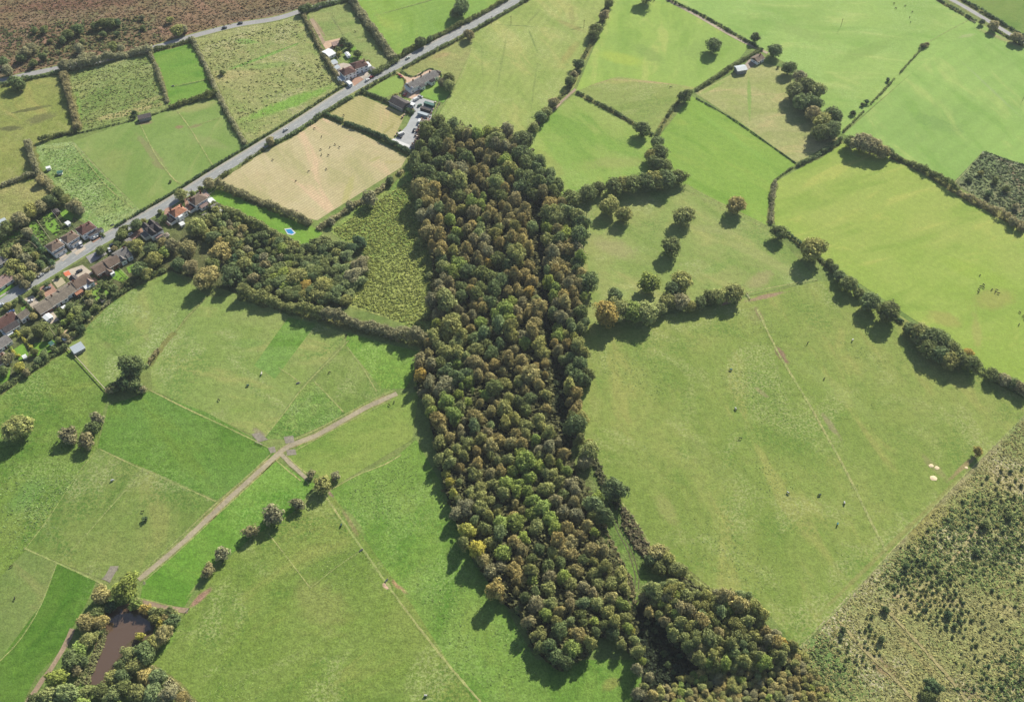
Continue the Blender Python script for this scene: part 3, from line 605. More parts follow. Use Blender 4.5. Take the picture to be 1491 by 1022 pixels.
ribbon('track', [(196, 874), (222, 880), (250, 886), (274, 889)], 2.4, M('dirt_path'), wob=.5, label='short dirt path above the pond')
ribbon('track', [(770, 192), (800, 165), (838, 130)], 2.2, M('dirt_path'), wob=.5, label='dirt path beside the broken hedge')
HS = M('hardstanding', (148, 142, 128), var=.25)
for q, lb in (([(366, 632), (378, 630), (390, 640), (376, 644)], 'grey gateway pad at the paddock corner'), ([(413, 636), (427, 634), (429, 644), (416, 646)], 'grey gateway pad above the track fork'),
              ([(417, 655), (430, 654), (432, 662), (418, 663)], 'grey gateway pad below the track fork'), ([(390, 652), (400, 650), (402, 658), (394, 660)], 'small grey gateway pad at the fork'), ([(150, 843), (161, 824), (173, 824), (160, 848)], 'grey gateway pad near the pond')):
    sheet('gateway', q, HS, lb)
DR = M('brown_mud', (134, 128, 96), var=.25)
SC = M('pink_paving', (212, 182, 158), var=.14, scale=.8)
# ================================================================ HEDGES AND FENCES
H = hedge
H('hedge', 'tall grey brown hedge between olive pasture and rough field', [(92, 106), (104, 150), (114, 190)], 5, 4.5, 'B')
H('hedge', 'low hedge along the foot of the olive pasture', [(115, 192), (85, 198), (58, 207)], 3.5, 2.8, 'O')
H('hedge', 'ragged hedge left of the weedy paddock', [(42, 210), (48, 230), (54, 252)], 5, 4.5, 'B')
H('hedge', 'dark low hedge at the left edge above the pale pasture', [(-40, 282), (0, 272), (30, 262), (56, 254)], 4, 2.6, 'B')
H('hedge', 'bushy hedge running down to the first garden', [(56, 254), (70, 268), (84, 292)], 4.5, 3.5, 'B')
H('hedge', 'thin wire hedge under the rough field', [(116, 194), (150, 186), (196, 175)], 1.2, 1.1, 'O', gap=.2)
H('hedge', 'thin hedge right of the dark field shelter', [(222, 168), (244, 160)], 1.5, 1.3, 'O')
H('hedge', 'short thick hedge under the bright paddock', [(248, 158), (280, 148), (316, 138)], 4, 3.4, 'O')
H('hedge', 'narrow hedge left of the bright paddock', [(218, 78), (232, 110), (244, 150)], 2.6, 2.8, 'B')
H('hedge', 'long hedge right of the bright paddock', [(280, 58), (300, 98), (318, 138), (336, 174), (357, 210)], 3.2, 3.0, 'B')
H('hedge', 'tree high hedge on the near side of the upper road', [(90, 103), (130, 96), (175, 84), (222, 75)], 6, 5.5, 'B')
H('hedge', 'hedge between upper road and bright paddock', [(224, 74), (250, 68), (280, 60)], 3.5, 2.8, 'O')
H('hedge', 'low hedge above the far left pasture', [(-40, 136), (0, 126), (40, 116), (86, 106)], 3.5, 2.6, 'O')
H('hedge', 'hedge left of the paired houses', [(442, 24), (455, 48), (470, 78), (488, 108), (500, 126)], 3.2, 3.0, 'B')
H('hedge', 'tall bushy hedge right of the paired houses', [(512, 2), (530, 28), (550, 56), (574, 88)], 6, 4.8, 'B')
H('hedge', 'thick hedge by the road at the paired houses', [(578, 88), (566, 96), (544, 110)], 5, 3.5, 'O')
H('hedge', 'rough hedge where the upper road leaves the frame', [(440, 20), (470, 10), (508, 0)], 4.5, 3.5, 'O')
H('hedge', 'clipped hedge on the far side of the main road', [(168, 331), (242, 287), (309, 245), (365, 211)], 1.8, 1.7, 'D', den=1.2)
H('hedge', 'clipped hedge above the main road further up', [(368, 209), (430, 171), (502, 124)], 1.8, 1.6, 'O', den=1.2)
H('hedge', 'bushy hedge above the main road near the top', [(580, 86), (620, 62), (680, 33), (745, -4), (800, -40)], 4, 2.8, 'O')
H('hedge', 'near side main road hedge below the small mown field', [(388, 216), (430, 194), (470, 168), (512, 142)], 3, 2.4, 'O')
H('hedge', 'near side main road hedge beside the large mown field', [(318, 262), (350, 241), (384, 218)], 2.6, 1.8, 'O', gap=.1)
H('hedge', 'near side main road hedge by the lawn paddock', [(520, 138), (550, 120), (576, 106)], 2.6, 2, 'O')
H('hedge', 'near side main road hedge near the top', [(588, 100), (640, 72), (700, 40), (770, -1), (800, -18)], 2.8, 2.2, 'O')
H('hedge', 'dark clipped hedge dividing the two mown fields, upper part', [(476, 168), (490, 174), (499, 178)], 3, 2.8, 'D', den=1.3)
H('hedge', 'dark clipped hedge dividing the two mown fields, lower part', [(503, 181), (540, 194), (575, 212), (604, 228)], 3.6, 3.0, 'D', den=1.3)
H('hedge', 'dark clipped hedge above the small mown field, left part', [(526, 134), (550, 143), (573, 153)], 2.6, 2.5, 'D', den=1.3)
H('hedge', 'dark clipped hedge by the stone yard', [(577, 155), (588, 160), (601, 166)], 3, 2.8, 'D', den=1.3)
H('hedge', 'shaggy hedge along the near edge of the large mown field', [(316, 270), (350, 284), (400, 304), (452, 328)], 4.5, 4.2, 'B')
H('hedge', 'rough brambly hedge between mown field and meadow', [(464, 334), (490, 318), (520, 298), (550, 280), (586, 250)], 4, 2.4, 'B', gap=.1)
H('hedge', 'shaggy hedge between the lawn and the wooded gardens', [(310, 300), (350, 318), (396, 340), (434, 362)], 5, 4.5, 'L')
H('hedge', 'tall tree hedge casting long shade, left half', [(352, 430), (380, 438), (420, 450), (470, 462)], 6, 7.0, 'L')
H('hedge', 'tall tree hedge reaching the wood, right half', [(470, 462), (520, 475), (570, 488), (626, 500)], 6.5, 6.5, 'B')
H('hedge', 'ragged hedge between two horse paddocks', [(216, 532), (228, 516), (240, 500), (254, 484)], 2.2, 2.2, 'B', gap=.1)
H('hedge', 'low garden hedge along the left green field', [(98, 506), (70, 524), (30, 550), (0, 570), (-30, 592)], 3.5, 2.5, 'O')
H('hedge', 'scrubby garden end hedge behind the terrace', [(100, 500), (128, 470), (162, 438)], 2.0, 1.8, 'B', gap=.2)
H('hedge', 'scrubby garden end hedge behind the white houses', [(166, 434), (200, 413), (240, 395)], 3.0, 2.8, 'O')
H('hedge', 'broken hedge of bushes right of the long pale field', [(885, 6), (868, 50), (846, 92), (832, 124), (800, 158), (772, 190)], 2.6, 2.0, 'O', gap=.35)
H('hedge', 'dark clipped hedge under the ridge pasture', [(841, 136), (870, 151), (900, 167), (928, 184)], 2.4, 2.0, 'D', den=1.2, gap=.05)
H('hedge', 'short dark hedge beyond the hedge oak', [(938, 190), (950, 197)], 2.4, 2.0, 'D')
H('hedge', 'hedge rising from the tree belt to the small oak', [(955, 200), (966, 180), (980, 158), (994, 142)], 2.4, 2.0, 'O', gap=.1)
H('hedge', 'bushy hedge up to the small barn', [(1014, 132), (1040, 116), (1066, 98), (1090, 84), (1106, 74)], 3.0, 2.4, 'O')
H('hedge', 'thin dark hedge between pale and bright pastures', [(1014, 144), (1060, 170), (1110, 204), (1158, 238)], .9, .9, 'D', den=1.2)
H('hedge', 'hedge below the big oak clump', [(1224, 205), (1206, 218), (1182, 232), (1160, 242)], 3, 2.6, 'O')
H('hedge', 'thin hedge curving down to the grey hedge', [(1158, 242), (1140, 254), (1128, 264)], 1.5, 1.3, 'O', gap=.15)
H('hedge', 'grey bramble hedge with a straight drop', [(1128, 266), (1124, 290), (1122, 326)], 3, 2.2, 'B')
H('hedge', 'dark hedge between two oaks on the mown pasture edge', [(1144, 340), (1158, 350), (1172, 364)], 2.4, 2, 'D')
H('hedge', 'gappy hedge below the tall olive oak', [(1190, 374), (1205, 388), (1224, 404), (1240, 414)], 2, 1.6, 'O', gap=.25)
H('hedge', 'low hedge linking the row of edge oaks', [(1244, 416), (1262, 432), (1290, 452), (1312, 470)], 2.6, 2.0, 'D')
H('hedge', 'low hedge under the long oak clump on the right', [(1320, 476), (1370, 504), (1420, 536), (1491, 576), (1530, 600)], 3, 2.2, 'O')
H('hedge', 'tall dark hedge above the curved pasture', [(1296, 228), (1330, 242), (1370, 264), (1392, 280)], 4, 4, 'O')
H('hedge', 'dark hedge below the scrubby plot', [(1394, 282), (1430, 300), (1460, 316), (1500, 336), (1540, 360)], 4, 3.6, 'B')
H('hedge', 'thin dark hedge at the top of the scrubby plot', [(1434, 222), (1460, 232), (1500, 244)], 1.2, 1.2, 'D')
H('hedge', 'straight gappy line of small shrubs on the right pastures', [(1228, 192), (1262, 158), (1300, 118), (1345, 68)], 1.5, 1.3, 'O', gap=.25)
H('hedge', 'dark hedge along the farm track', [(972, 0), (1020, 22), (1072, 52), (1110, 74)], 2.0, 1.8, 'D')
H('hedge', 'clipped dark hedge on the near side of the corner lane', [(1340, -20), (1372, 4), (1400, 20), (1420, 32)], 2.2, 1.8, 'D')
H('hedge', 'clipped dark hedge beyond the corner lane', [(1370, -16), (1400, 0), (1434, 20), (1470, 42), (1530, 76)], 2.6, 2.2, 'D')
H('hedge', 'dark hedge on the near side of the lane below its gate', [(1440, 38), (1466, 54), (1500, 72)], 2, 1.6, 'O', gap=.2)
H('hedge', 'overgrown hedge along the young wood, beside the big pasture', [(956, 806), (990, 828), (1030, 858), (1046, 864)], 2.6, 2.2, 'L', gap=.1)
H('hedge', 'low brown hedge right of the pond trees', [(222, 972), (246, 988), (268, 1008), (290, 1034)], 2.0, 1.6, 'B')
H('hedge', 'scruffy hedge at the lawn corner of the stone yard', [(612, 210), (622, 190), (632, 168), (640, 150)], 1.4, 1.2, 'B', gap=.3)
WOODM = M('weathered_wood', (196, 186, 158), var=.15)
STRIP = field_mat('uncut_grass', (162, 174, 108), (148, 164, 94), mid=.3, speck=.35, bump=.3); PALEW = M('pale_rail', (214, 204, 178), var=.1)
def fence(label, pts, h=1.1, post=4, rails=1, mat=None, wide=.018, name='fence', strip=0, sc_=(158, 166, 104)):
    L = smooth_line(pts, post); mb = MB()
    for q in L: mb.box(q.x-.05, q.x+.05, q.y-.05, q.y+.05, 0, h+.1)
    for i in range(len(L)-1):
        for k in range(rails):
            z = h*(k+1)/rails; mb.bar(L[i], L[i+1], wide*.6, z-wide*.7, z)
    o = mb.build(name, mat or WOODM); c = L[0].copy(); o.data.transform(__import__('mathutils').Matrix.Translation(-c)); o.location = c
    tag(o, label, 'fence', 'field fences')
    if strip:
        ribbon('grass_strip', pts, max(.45, strip*.85), STRIP, z=ZF[0]+.03+.002*(int(pts[0][1]) % 7), label='uncut pale grass under the '+label, wob=.7, step=1.5)
    return o
fs = [
 ('post and rail fence dividing the mown paddocks, left line', [(205, 183), (228, 228), (252, 260), (264, 268)], 1),
 ('post and rail fence dividing the mown paddocks, right line', [(258, 162), (276, 186), (298, 222), (310, 242)], 1),
 ('short cross fence in the mown paddocks', [(276, 186), (320, 172)], .5),
 ('fence between weedy and mown paddocks', [(107, 210), (126, 236), (160, 276), (194, 304)], .9),
 ('fence crossing the small bright paddock', [(252, 126), (302, 116)], .4),
 ('fence across the long pale rough field', [(310, 110), (360, 90), (440, 60)], .3),
 ('fence across the paddock behind the paired houses', [(482, 14), (490, 32), (501, 54)], .5),
 ('fence crossing the bright pasture above the road', [(545, 24), (600, 8), (650, -6)], .4),
 ('fence along the drive side of the long pale field', [(690, 48), (684, 80), (664, 128), (640, 160), (632, 180)], .8),
 ('fence from tree belt to lower oaks, far line', [(998, 268), (1040, 292), (1120, 330)], .5),
 ('fence from tree belt to lower oaks, near line', [(994, 272), (1036, 296), (1118, 334)], .5),
 ('fence up to the lane gate on the right', [(1345, 66), (1380, 46), (1414, 28)], .5),
 ('fence below the lane verge at top right', [(1418, 42), (1450, 56), (1491, 74), (1540, 96)], .5),
 ('fence left of the scrubby plot', [(1430, 222), (1410, 246), (1388, 268)], .5),
 ('fence above the very large pasture', [(1190, 408), (1150, 414), (1100, 424), (1086, 428)], .9),
 ('short fence at the dusty field corner', [(1060, 455), (1100, 448)], .7),
 ('long fence slanting through the very large pasture', [(1102, 450), (1134, 515), (1180, 592), (1234, 690), (1266, 755), (1290, 802)], 1.5),
 ('fence along the rough tawny ground', [(1491, 606), (1400, 696), (1300, 800), (1220, 886), (1164, 942)], .8),
 ('fence between grazed paddock and deep green paddock', [(218, 568), (270, 594), (330, 622), (392, 652)], .9),
 ('fence below the deep green paddock', [(146, 654), (200, 680), (260, 706), (314, 730)], .7),
 ('fence along the far left green field', [(136, 660), (110, 695), (70, 755), (36, 800)], .5),
 ('fence dividing the grazed paddock with the sapling', [(208, 686), (170, 728), (126, 778), (90, 816)], .6),
 ('fence across the strip fields by the pond', [(36, 798), (80, 818), (120, 836), (150, 850)], 1.0),
 ('faint fence between strip and dark green field', [(82, 822), (60, 880), (30, 930), (0, 962)], .6),
 ('fence running up from the track fork', [(386, 636), (410, 606), (440, 566), (480, 524), (508, 496)], .9),
 ('cross fence in the strip paddocks', [(406, 536), (422, 546), (438, 558)], .5),
 ('fence of the weedy triangular paddock', [(458, 556), (478, 576), (500, 600)], .9),
 ('fence of the bright paddock near the wood', [(506, 506), (528, 536), (548, 570)], .7),
 ('fence between paddocks under the garden trees', [(256, 482), (276, 458), (300, 434)], .5),
 ('post and wire fence right of the narrow field', [(446, 700), (450, 706)], .5),
 ('fence from spur gate towards the wood', [(480, 714), (520, 692), (560, 676), (584, 662)], .9),
 ('long double fence down the lower fields', [(474, 722), (504, 766), (540, 816), (562, 848), (600, 900), (650, 964), (700, 1022), (720, 1048)], 1.3),
 ('small paddock fence left of the long double fence', [(392, 778), (420, 814), (452, 856)], .5),
 ('small paddock cross fence meeting the double fence', [(452, 856), (490, 826), (528, 800)], .3),
 ('fence along the upper edge of the stone track', [(574, 568), (538, 584), (498, 606), (456, 628), (424, 642)], .8),
 ('fence along the lower edge of the stone track', [(570, 582), (500, 618), (460, 640), (430, 656)], .6),
 ('fence left of the stone track', [(396, 660), (355, 698), (305, 742), (254, 790), (200, 838)], .8),
 ('fence right of the stone track', [(400, 672), (364, 706), (314, 752), (266, 797), (210, 846)], .7),
 ('left fence of the spur track', [(402, 670), (418, 684), (438, 700)], .8),
 ('right fence of the spur track', [(416, 662), (432, 678), (448, 690)], .8),
 ('fence at the top of the pond path', [(200, 870), (226, 876), (256, 884), (270, 886)], .8),
 ('wire fence left of the wood stream ride', [(826, 655), (836, 676), (846, 690)], .3),
 ('pale fence between ride and big pasture', [(852, 640), (874, 688), (884, 702)], .6),
 ('pale fence below the ride oak', [(906, 732), (930, 765), (946, 790)], .8),
 ('pale fence by the young wood', [(958, 804), (1000, 834), (1044, 864)], .8),
]
for lb, p, s in fs: fence(lb, p, strip=s)
fence('pale close boarded fence beside the blue roofed stable', [(97, 506), (116, 526), (136, 548), (156, 570)], h=1.5, post=2, rails=1, mat=PALEW, wide=.5)
fence('white field gate posts and rails by the olive hedge', [(296, 435), (310, 440)], h=1.1, post=1.5)
# overgrown growth
def fieldmask(scale, thr, seed):
    r = np.random.default_rng(seed); ph = r.random((6, 2))*6.28; k = r.normal(size=(6, 2))*scale
    def f(X, rg):
        v = sum(np.sin(X@k[i]+ph[i, 0]) for i in range(6))/6
        return v+rg.normal(size=len(X))*.12 > thr
    return f
tufts('tussock_grass', 'thick pale tussocks covering the meadow beside the wood', [(596, 262), (606, 260), (612, 330), (632, 372), (630, 400), (634, 450), (615, 480), (556, 458), (506, 440), (536, 374), (484, 336), (540, 300)], 1.0, .9, .9, (158, 168, 90), seed=3)
tufts('heath_growth', 'low heather and bracken clumps on the heath', [(-60, -30), (520, -30), (480, 2), (440, 12), (345, 34), (285, 48), (231, 64), (150, 84), (85, 96), (0, 114), (-60, 126)], 2.2, 1.3, .6, (136, 116, 88), seed=4, maxn=15000)
tufts('gorse_growth', 'greener gorse clumps scattered on the heath', [(0, 40), (210, 24), (250, 60), (85, 92), (0, 110)], 3.0, 1.8, 1.3, (98, 108, 68), seed=5, mask=fieldmask(.03, .05, 3))
tufts('rough_growth', 'pale coarse grass over the bottom right rough ground', [(1491, 612), (1560, 580), (1620, 1100), (1200, 1100), (1180, 980), (1168, 944)], 1.0, .75, .45, (174, 172, 114), seed=6)
tufts('rough_growth', 'green weeds over the bottom right rough ground', [(1491, 640), (1560, 600), (1620, 1100), (1200, 1100), (1180, 980), (1168, 950)], 1.5, 1.2, .8, (112, 132, 78), seed=7, mask=fieldmask(.05, .02, 5))
tufts('scrub_growth', 'dense grey green scrub on the right edge plot', [(1430, 224), (1491, 244), (1560, 262), (1560, 350), (1491, 324), (1440, 298), (1396, 268)], 1.7, 1.5, 1.0, (136, 150, 108), seed=8)
tufts('bracken', 'brown bracken on the bank beside the pasture', [(904, 738), (914, 744), (944, 794), (952, 800), (940, 812), (924, 798), (908, 770)], 1.0, 1.5, 2.2, (120, 114, 86), seed=9)
tufts('bracken', 'dark brambles between the ride and the big pasture', [(850, 645), (860, 646), (884, 698), (908, 736), (898, 740), (876, 712)], 1.1, 1.4, 2.2, (100, 104, 70), seed=98)
tufts('bracken', 'green weeds among the brown bracken bank', [(904, 738), (914, 744), (944, 794), (952, 800), (940, 812), (924, 798), (908, 770)], 1.9, 1.3, 2.2, (104, 112, 72), seed=99)
tufts('bracken', 'brown and green growth along the stream side of the ride', [(858, 735), (872, 740), (886, 775), (905, 815), (922, 846), (926, 880), (915, 860), (898, 812), (875, 770)], 1.0, 1.3, 1.8, (130, 126, 88), seed=10)
tufts('bracken', 'low green growth beside the young wood hedge', [(958, 812), (1000, 842), (1040, 866), (1000, 862), (975, 846)], 1.1, 1.4, 2.0, (108, 114, 74), seed=11)
tufts('reeds', 'pale reeds along the left bank of the pond', [(150, 915), (158, 918), (152, 940), (142, 965), (132, 994), (105, 1000), (120, 975), (136, 950)], .6, .7, 1.5, (138, 142, 96), seed=12)
tufts('nettles', 'coarse weeds in the weedy paddock by the main road', [(60, 216), (104, 212), (150, 258), (196, 304), (160, 330), (104, 290), (76, 255)], 1.9, .8, .35, (142, 164, 98), seed=13)
tufts('coarse_grass', 'coarse tussocks in the rough field below the upper road', [(92, 108), (216, 84), (240, 150), (196, 172), (118, 188)], 2.2, 1.1, .4, (146, 158, 94), seed=14)
tufts('coarse_grass', 'coarse tussocks in the long pale rough field', [(290, 62), (436, 30), (492, 118), (364, 200), (322, 138)], 2.2, 1.1, .4, (158, 164, 104), seed=15, mask=fieldmask(.03, -.1, 9))
tufts('thistles', 'thistle and nettle clumps in the far left green field', [(0, 640), (140, 600), (130, 670), (30, 800), (0, 830)], 1.2, .7, .25, (144, 170, 104), seed=16, mask=fieldmask(.05, .2, 11))
tufts('thistles', 'thistle clumps in the very large pasture', [(860, 520), (1100, 460), (1440, 560), (1300, 760), (1160, 900), (1000, 820), (900, 700)], 1.8, .5, .1, (150, 172, 102), seed=17, mask=fieldmask(.06, .27, 13), maxn=9000)
tufts('thistles', 'weed clumps in the lower middle fields', [(400, 760), (500, 760), (640, 960), (620, 1022), (280, 1022), (240, 960), (320, 850)], 1.4, .5, .1, (150, 170, 102), seed=18, mask=fieldmask(.06, .27, 17), maxn=8000)
tufts('thistles', 'weed clumps in the vivid green field along the wood', [(500, 720), (600, 660), (640, 740), (700, 860), (780, 980), (720, 1022), (600, 870)], 1.3, .6, .15, (146, 174, 96), seed=19, mask=fieldmask(.06, .2, 19), maxn=8000)
tufts('garden_growth', 'low shrubs and flower beds filling the gardens', [(0, 470), (60, 450), (160, 400), (200, 370), (250, 330), (300, 300), (440, 350), (520, 372), (500, 440), (350, 425), (250, 392), (200, 408), (160, 432), (98, 498), (0, 560)], 1.7, 1.3, .9, (108, 124, 72), seed=20, mask=fieldmask(.12, .16, 23))
tufts('garden_growth', 'low shrubs in the gardens beyond the main road', [(0, 350), (60, 310), (84, 290), (120, 310), (60, 400), (0, 430)], 1.6, 1.4, 1.0, (106, 126, 72), seed=21, mask=fieldmask(.12, .15, 29))
# ================================================================ TREES
# --- the long wood: kinds follow what the photo shows at each place
CP = """637 179 O,10 648 192 O,10 660 184 O,9 668 192 L,9 641 200 O,10 634 211 O,10 652 212 R,7 681 197 S,7 695 197 G,9 722 195 L,8 738 189 B,9 640 240 O,10 620 232 O,9 680 232 O,10 700 210 R,7 712 225 R,7 735 215 B,7 625 253 O,11 645 262 O,10 660 250 B,7 690 250 S,6 705 250 R,7 723 253 O,10 742 247 L,10 766 240 O,11 769 262 O,11 626 282 S,10 650 290 S,6 665 285 O,10 690 275 R,6 720 280 O,8 735 275 S,6 750 290 B,9 700 300 G,8 655 305 R,7 640 320 S,6 628 310 B,8 690 310 B,9 672 305 L,7 720 312 S,6 760 320 R,7 775 332 W,8 745 345 R,7 700 332 W,7 720 342 L,9 728 354 R,7 655 320 G,7 665 340 G,8 680 335 R,7 640 340 R,7 660 350 O,8 690 350 B,7 760 350 S,8 770 360 S,7 742 362 W,8 710 368 B,7 680 362 R,7 660 365 L,7 640 368 R,7 710 384 A,6 725 378 O,10 740 385 O,9 755 375 L,8 660 395 G,11 645 390 L,9 680 395 O,10 700 400 O,10 715 405 O,10 730 410 O,10 750 400 R,8 765 400 R,8 775 410 R,8 640 414 B,7 643 424 B,8 690 412 S,6 700 420 O,9 720 420 O,10 740 425 R,7 770 425 A,7 650 440 L,15 672 420 O,9 690 445 R,7 700 440 S,6 712 440 O,9 735 450 G,11 760 440 B,7 770 455 R,7 778 470 R,8 655 475 L,14 676 465 B,6 685 480 S,6 700 470 G,8 705 485 W,8 745 488 L,10 760 490 B,9 765 500 G,9 728 500 O,7 640 505 L,10 665 500 L,10 692 510 L,10 715 515 O,9 740 520 R,8 760 525 R,8 790 515 L,9 780 535 S,6 625 515 R,6 612 522 B,8 628 530 B,8 612 545 A,8 625 560 B,7 640 530 O,10 665 530 G,8 680 545 O,10 705 535 R,7 720 530 S,7 735 560 L,9 720 565 O,11 755 555 L,8 765 568 S,7 770 582 O,10 785 560 S,7 795 575 L,8 795 595 S,7 625 585 L,9 650 585 G,11 630 600 G,9 660 605 G,11 668 575 G,6 735 595 L,10 715 598 S,6 692 608 S,10 750 610 L,8 715 620 W,6 645 625 S,7 670 625 B,6 690 620 W,8 710 630 B,7 640 645 L,9 680 645 L,9 700 640 L,8 725 640 S,9 745 645 S,9 765 620 L,9 785 610 L,8 800 630 L,8 760 645 R,7 780 640 G,7 800 650 B,8 820 660 R,8 640 668 L,8 650 690 Y,6 655 702 Y,6 660 718 Y,6 695 675 R,7 725 672 L,7 690 690 L,9 715 690 R,8 765 672 G,13 785 680 G,9 800 670 L,7 770 695 G,9 755 705 G,9 795 690 L,7 700 710 L,9 720 705 L,9 805 690 L,8 825 685 G,7 832 705 B,9 665 748 B,9 700 740 L,10 715 730 L,7 750 760 G,12 748 752 S,7 790 740 G,11 775 730 G,9 795 712 L,10 820 720 O,8 835 730 R,8 820 745 B,9 840 750 B,9 800 755 G,10 855 765 S,8 845 780 R,8 830 790 R,11 860 800 R,10 680 773 Y,10 705 770 W,9 695 800 Y,11 675 790 L,8 733 805 G,11 760 800 R,8 755 815 R,7 785 800 O,8 715 830 B,9 728 825 B,8 748 830 S,10 772 830 L,8 775 845 G,8 798 825 O,9 800 840 B,9 820 840 G,9 830 850 L,9 840 830 S,9 865 835 L,9 880 825 L,8 850 855 B,8 870 850 L,9 890 850 L,9 890 870 S,8 780 880 B,11 765 870 O,7 752 860 S,5 800 880 L,9 815 890 S,8 795 895 G,9 830 880 B,7 845 895 O,8 870 880 L,9 885 890 L,10 905 880 G,9 910 900 L,9 915 915 G,8 770 905 B,8 810 905 L,8 815 918 O,11 785 925 L,10 842 925 R,10 830 905 W,7 858 935 L,8 833 945 G,12 800 940 O,10 810 955 O,10 785 942 O,8 880 910 O,8 865 905 G,7 895 905 L,8 920 920 Y,6 905 938 L,6 923 932 W,7 929 948 L,8 928 974 B,7 945 985 B,6 938 1000 L,6 950 1012 S,7 930 1010 B,9 935 962 G,5"""
CP2 = """785 235 O,9 800 255 O,10 812 270 O,9 790 280 R,7 805 290 S,6 818 296 R,6 796 310 L,8 795 325 G,8 812 335 R,7 822 325 L,6 798 350 L,9 843 345 O,13 815 350 O,10 840 362 B,8 828 365 R,8 805 368 B,8 822 378 O,8 840 385 O,9 808 395 R,7 830 400 S,7 815 405 R,7 828 415 B,8 856 410 O,13 850 425 O,8 808 420 G,8 835 425 R,8 822 440 S,8 812 442 B,8 838 440 R,7 845 455 O,9 805 455 W,7 818 462 B,8 830 470 W,7 812 480 G,8 835 490 Y,7 840 505 L,8 825 500 R,6 850 515 L,8 845 530 O,10 830 520 W,7 855 545 O,9 840 550 O,10 838 572 S,8 842 590 R,7 838 618 O,13 858 657 L,12 852 672 B,9 858 645 L,6 895 712 O,15 865 735 W,12 878 748 O,11 868 752 O,10 870 725 G,8"""
def bandname(y):
    for lim, nm in ((215, "nearest the stone yard"), (250, 'by the mown field'), (285, 'by the rough hedge'), (320, 'level with the pool'), (352, 'by the meadow top'), (385, 'by the meadow middle'), (418, 'by the meadow foot'),
                    (450, 'level with golden trees'), (482, 'by the hedge end'), (515, 'below the hedge end'), (548, 'by the shaded paddock'), (580, 'by the track end'), (612, 'below the track end'), (645, 'above the yellow trees'), (680, 'level with ride top'), (715, 'level with yellow trees'),
                    (750, 'level with ride oak'), (785, 'by the upper ruts'), (820, 'by the lower ruts'), (850, 'by the lower ride'), (885, 'near the ride foot'), (925, 'near the southern tip')):
        if y < lim: return nm
    return 'at the southern tip'
def across(x, y):
    xs = []
    n = len(WOOD)
    for i in range(n):
        x1, y1 = WOOD[i]; x2, y2 = WOOD[i-1]
        if (y1 > y) != (y2 > y): xs.append((x2-x1)*(y-y1)/(y2-y1)+x1)
    if len(xs) < 2: return 'edge'
    u = (x-min(xs))/(max(xs)-min(xs)+.1)
    return 'west edge' if u < .18 else 'west half' if u < .45 else 'centre' if u < .62 else 'east half' if u < .85 else 'east edge'
placed = []
def parse(s):
    t = s.replace(',', ' ').split(); return [(float(t[i]), float(t[i+1]), t[i+2], float(t[i+3])) for i in range(0, len(t), 4)]
def woodtree(x, y, tn, r, east=False):
    kind = 'oak' if (tn in 'OG' and r >= 8) or r >= 9 else 'birch'
    if tn == 'L' and r >= 10: kind = 'oak'
    w = at(x, y)
    hs = random.uniform(.95, 1.6) if kind == 'birch' else random.uniform(1.1, 1.45)
    nm = None or {'R': 'birch', 'S': 'birch', 'B': 'birch', 'Y': 'birch', 'A': 'birch', 'L': 'ash', 'G': 'willow', 'W': 'willow', 'O': 'alder', 'D': 'alder'}[tn] if kind == 'birch' else species('oak', tn)
    o = tree(kind, x, y, r, tn, hs*{True: 1.05, False: 1.1}[r < 9], name=nm+'_tree')
    placed.append((o.location.x, o.location.y, r*mpp(x, y)))
    c = TINT[tn][1]; wh = 'in stream-side strip, '+bandname(y) if east else f'in wood {across(x, y)}, {bandname(y)}'
    cell(o, f'{c} {nm}', f'{c} {nm}s', wh, 'trees of the long wood' if not east else 'trees east of the stream')
cps = parse(CP)
for (x, y, tn, r) in cps: woodtree(x, y, tn, r)
cp2 = parse(CP2)
for (x, y, tn, r) in cp2: woodtree(x, y, tn, r, True)
def fill(poly, allcps, step_m, east, seed, tries=6000, lim=500, near=.86):
    rg = random.Random(seed); xs = [p[0] for p in poly]; ys = [p[1] for p in poly]; n = 0
    for _ in range(tries):
        x, y = rg.uniform(min(xs), max(xs)), rg.uniform(min(ys), max(ys))
        if not inpoly(x, y, poly): continue
        d, tn, rr = min(((x-a)**2+(y-b)**2*1.3, t, r0) for a, b, t, r0 in allcps)
        if tn in 'YA': tn = rg.choice('RL')
        if rg.random() < .13: tn = rg.choice('RLBGOWLG')
        r = rg.uniform(10, 12.5) if rg.random() < .14 else min(rr, 10)*rg.uniform(.72, 1.1); q = at(x, y, 7.0)
        if any((q.x-a)**2+(q.y-b)**2 < (step_m+(r*mpp(x, y)+c-7)*.35*1)**2*near for a, b, c in placed): continue
        woodtree(x, y, tn, r, east); n += 1
        if n >= lim: break
    return n
SH = [(x, y-6) for x, y in WOOD]
WF = [(x-(5 if 290 < y < 700 and x > 760 else 0), y) for x, y in WOOD]; EF = [(x+(6 if x < 822 and y > 290 else 0)+(10 if x < 822 and y > 500 else 0), y) for x, y in EAST]
n1 = fill(WF, cps, 6.3, False, 5)
n2 = fill(EF, cp2, 5.6, True, 6, 2500, 60)
tufts('undergrowth', 'mixed understorey filling the gaps of the long wood', SH[:1]+[(x, y) for x, y in WOOD], 1.5, 2.3, 9.5, (104, 106, 68), seed=43)
print('wood', len(cps), n1, len(cp2), n2)
tufts('undergrowth', 'brambles and low growth darkened for shade along the stream', [(778, 300), (800, 300), (812, 480), (828, 560), (836, 640), (826, 656), (806, 600), (796, 530), (784, 460)], 1.5, 1.6, 2.2, (70, 84, 54), seed=41)  # leaf colour kept dark to paint in the gap's shadow
